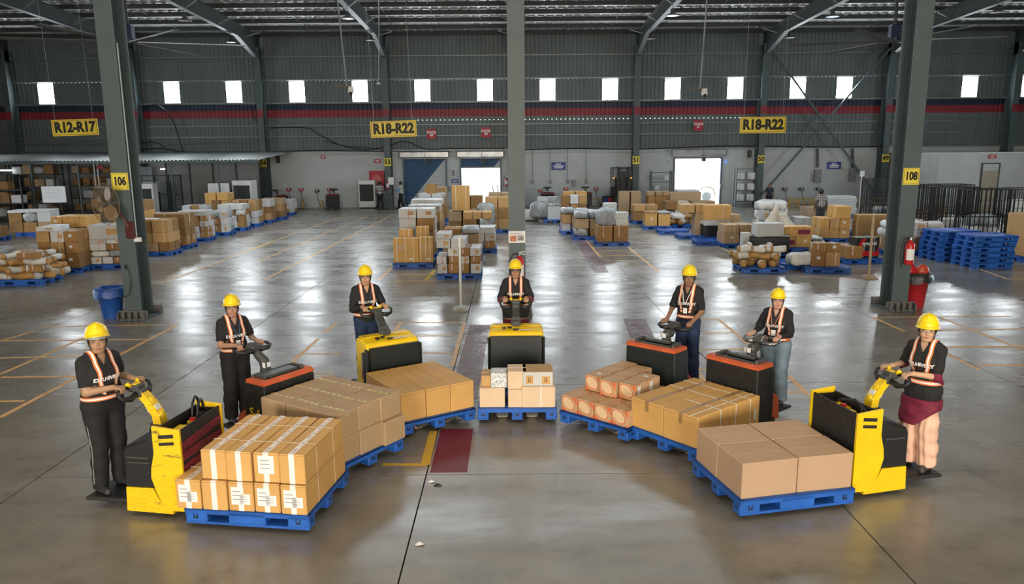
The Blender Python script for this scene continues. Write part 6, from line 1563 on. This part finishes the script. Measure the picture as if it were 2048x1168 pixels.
# truck mudguard seen through dock 51
t=thing('vehicle_wheel','white mudguard and wheel of a vehicle outside dock door 51','wheel',(aty(1416,400,49).x,49.5,.30)); B().cyl((0,-.15,0),(0,.15,0),.30,n=24).cyl((0,-.17,0),(0,-.15,0),.14,n=14).o('tyre',m_mgrey,t); B().tube([(.55*math.cos(a),-.1,.55*math.sin(a)+.1) for a in np.linspace(-.1,PI*.8,14)],.06,8).o('mudguard',mat('tan_mudguard',(.35,.30,.24),.5),t)
# ================================================================ LEFT STORE: canopy, partition, racks
cx0,cx1,cy,cz=-33,-13.15,39.6,2.98
b=B(); vs=[];fs=[];x=cx0
while x<cx1:
    for dx,dz in((0,0),(.06,0),(.10,.05),(.16,.05)): vs+=[(x+dx,cy,cz+dz),(x+dx,W-.05,cz+.45+dz)]
    x+=.2
for i in range(len(vs)//2-1): fs.append((2*i,2*i+2,2*i+3,2*i+1))
b.add(vs,fs); can=thing('store_canopy','corrugated metal canopy over the store at left','canopy',(0,0,0)); b.o('canopy_sheet',m_girt,can)
for x in np.arange(-32.5,-13,2.45): B().box((x,cy+.1,cz/2-.02),(.07,.07,cz-.05)).o('canopy_post',m_steel,can); B().beam((x,cy,cz-.06),(x,W-.1,cz+.38),.05,.06).o('canopy_rafter',m_steel,can)
B().box(((cx0+cx1)/2,cy+.08,cz-.06),(cx1-cx0,.06,.1)).o('canopy_beam',m_steel,can)
def tube_lamp(p,label,L=1.2): 
    t=thing('tube_light',label,'lamp',p); B().box((0,0,.05),(L,.05,.05)).o('lamp_housing',m_white,t); B().cyl((-L/2,0,0),(L/2,0,0),.025,n=10).o('tube',m_tubeE,t)
tube_lamp(aty(341,338,44.5),'lit tube light on the partition right of column 106',1.2); tube_lamp(aty(2,341,41),'lit tube light at the left edge of the picture',1.2)
l=bpy.data.lights.new('store_lamp','POINT'); l.energy=14; l.shadow_soft_size=.4; l.color=(.8,.92,1); lo=bpy.data.objects.new('store_lamp',l); COL.objects.link(lo); lo.location=aty(341,345,44.0)
# partition panels behind
t=thing('store_partition','grey panel partition below the canopy left of column 54','partition',(-17.4,43.9,0))
for k in range(4): B().box((-1.9+1.35*k,0,1.5),(1.3,.05,3.0),ch=.01).o('panel',mat('grey_panel',(.24,.25,.25),.6),t)
for k in range(5): B().box((-2.57+1.35*k,-.05,1.5),(.06,.08,3.0)).o('partition_post',m_steel_d,t)
o=B().box((0,0,1.3),(1.4,.06,2.6)).o('lit_partition',mat('pale_blue_panel',(.45,.52,.58),.5),None,(-22.0,44.9,0)); tag(o,'pale partition lit by the tube light','partition'); B().box((-.4,-.04,1.1),(.2,.02,.45)).o('dark_plate',m_black,o)
# glazed gate frames
t=thing('mesh_gate','dark wire gate frame right of the lit partition','gate',(-19.6,42.3,0)); b=B()
for x in(-1.1,-.4,.4,1.1): b.box((x,0,1.1),(.08,.08,2.2))
for z in(.2,1.1,2.15): b.box((0,0,z),(2.3,.06,.06))
b.o('gate_frame',m_black,t); b=B()
for k in range(8): b.box((.45+.09*k,0,1.1),(.015,.015,2.1))
for k in range(8): b.box((.75,0,.3+.25*k),(.7,.015,.015))
b.o('gate_mesh',m_black,t)
# white appliances boxes by column 106
g_=aty(292,372,43); o=B().box((0,0,0),(1.3,.7,.62),ch=.02).o('white_cabinet',m_white,None,(g_.x,43,g_.z-.05)); tag(o,'white machine cabinet above the cooler right of column 106','cabinet'); B().box((-.35,-.36,.12),(.2,.01,.1)).box((.2,-.36,.12),(.12,.01,.08)).o('cabinet_marks',m_sblu,o); o2=B().box((0,0,0),(1.25,.6,1.1)).o('cabinet_stand',m_grey,o,(0,0,-.86))
o=B().box((0,0,0),(1.6,.5,.55),ch=.02).o('white_cabinet',m_white,None,aty(215,366,43)); tag(o,'white machine cabinet left of column 106','cabinet'); B().box((0,0,-.8),(1.5,.45,1.05)).o('cabinet_stand',m_grey,o)
for k,px in enumerate(((187,345),(194,345))): o=B().cyl(tuple(aty(px[0],327,42)),tuple(aty(px[0]+5,375,42)),.04,n=8).o('vertical_pipe',m_white,None); tag(o,'white vertical pipe left of column 106, %s one'%('left','right')[k],'pipe')
o=B().box((0,0,0),(.34,.02,.2)).o('wall_notice',m_sred,None,aty(200,334,41.8)); tag(o,'small red notice under the canopy left of column 106','sign')
# whiteboards
def board(px,label,Y,wd,ht,rz=0):
    p=aty(*px,Y); t=thing('whiteboard',label,'board',p,rz); B().box((0,0,0),(wd,.03,ht)).o('board_face',m_label,t)
    f=B()
    for s in(-1,1): f.box((s*wd/2,0,0),(.04,.05,ht+.04)); f.box((0,0,s*ht/2),(wd,.05,.04))
    f.o('board_frame',m_white,t); b=B()
    for k in range(6): b.box((-.02,-.017,ht*.38-ht*.13*k),(wd*.8,.002,.02))
    b.o('writing_line',mat('faint_marker',(.45,.47,.55),.6),t)
    b=B(); zf=-p.z
    for s in(-1,1): b.beam((s*wd*.2,.02,-ht/2),(s*wd*.45,-.15,zf),.03,.03); b.beam((s*wd*.1,.05,-ht/2),(s*wd*.2,.6,zf),.03,.03)
    b.o('easel_leg',m_grey,t)
board((108,389),'whiteboard on an easel among the dark racks at left',36.5,1.06,.74,R(4)); board((438,385),'whiteboard behind the tall cartons left of column 54',40.5,1.1,.95)
# dark racks with goods
rr=random.Random(3)
for ri,(x0,y) in enumerate([(-31.2,41.5),(-28.6,41.5),(-26.0,41.5),(-23.4,42.5),(-28.6,37.2),(-25.9,38.4)]):
    t=thing('storage_rack','dark storage rack, %s of the row under the canopy'%('leftmost','second from left','third from left','rightmost','front left','front right')[ri],'rack',(x0,y,0)); b=B()
    hh=2.85 if y>39.6 else 2.2
    for i in(-1,1):
        for j in(-1,1): b.box((i*1.2,j*.4,hh/2),(.06,.06,hh))
    b.o('upright',m_steel_d,t); nsh=4 if hh>2.5 else 3
    for k in range(nsh): B().box((0,0,.25+.68*k),(2.4,.8,.05)).o('shelf',m_steel_d,t)
    for k in range(nsh):
        for i in range(4):
            if rr.random()<.22: continue
            kd=rr.choice('dddkwGt'); h=rr.uniform(.25,.5); 
            item(kd,(round(rr.uniform(.35,.5),1),.5,round(h,1)),(x0-.85+.57*i,y-.1,.28+.68*k),rr.uniform(-.1,.1),'%s on shelf %s, %s from left, %s store rack'%(CN[kd],('one','two','three','four')[k],ORD[i],('leftmost','second','third','rightmost','front left','front right')[ri]),'goods in the dark racks',rr.randint(0,99),False)
o=B().lathe([(.5,-.4),(.5,.0),(.3,.35),(.001,.45)],n=20).o('red_dome_tank',mat('dark_red_tank',(.10,.015,.015),.4),None,aty(490,358,45.2),smooth=True); tag(o,'dark red dome behind the air cooler left of column 54','tank')
# litter on the floor
for k,(px,m) in enumerate((((858,967),m_label),((833,1093),m_label),((870,974),m_rubber))):
    g_=ground(*px); q=B(); q.add([(0,0,.004),(.06,.01,.012),(.07,.04,.004),(.02,.05,.02),(-.02,.03,.004)],[(0,1,3),(1,2,3),(0,3,4)]); o=q.o('paper_scrap',m,None,(g_.x,g_.y,0)); tag(o,'scrap of %s on the bare floor, %s'%(('white paper','white paper','dark rubber')[k],('upper','lower','next to the upper paper')[k]),'litter')

# the cartons past the three hundred that show largest become one object
CART.sort(key=lambda o:(o.location-Vector((0,0,CH))).length/max(.2,max(o.dimensions)))
b=B(); mats=[]; 
for o in CART[298:]:
    M4=Matrix.Translation(o.location)@Matrix.Rotation(o.rotation_euler.z,4,'Z')
    for q in [o]+list(o.children):
        me=q.data; m4=M4 if q is o else M4@Matrix.Translation(q.location)
        ms=[]
        for m in me.materials:
            if m not in mats: mats.append(m)
            ms.append(mats.index(m))
        b.T=m4
        n=len(b.v); b.add([v.co for v in me.vertices],[tuple(p.vertices) for p in me.polygons]); b.m[-len(me.polygons):]=[ms[p.material_index] for p in me.polygons]
    for q in list(o.children): bpy.data.objects.remove(q)
    bpy.data.objects.remove(o)
b.T=Matrix()
if b.v: o=b.o('distant_cartons',mats); tag(o,'the remaining far brown cartons on the distant pallets and racks','boxes',None,'stuff')
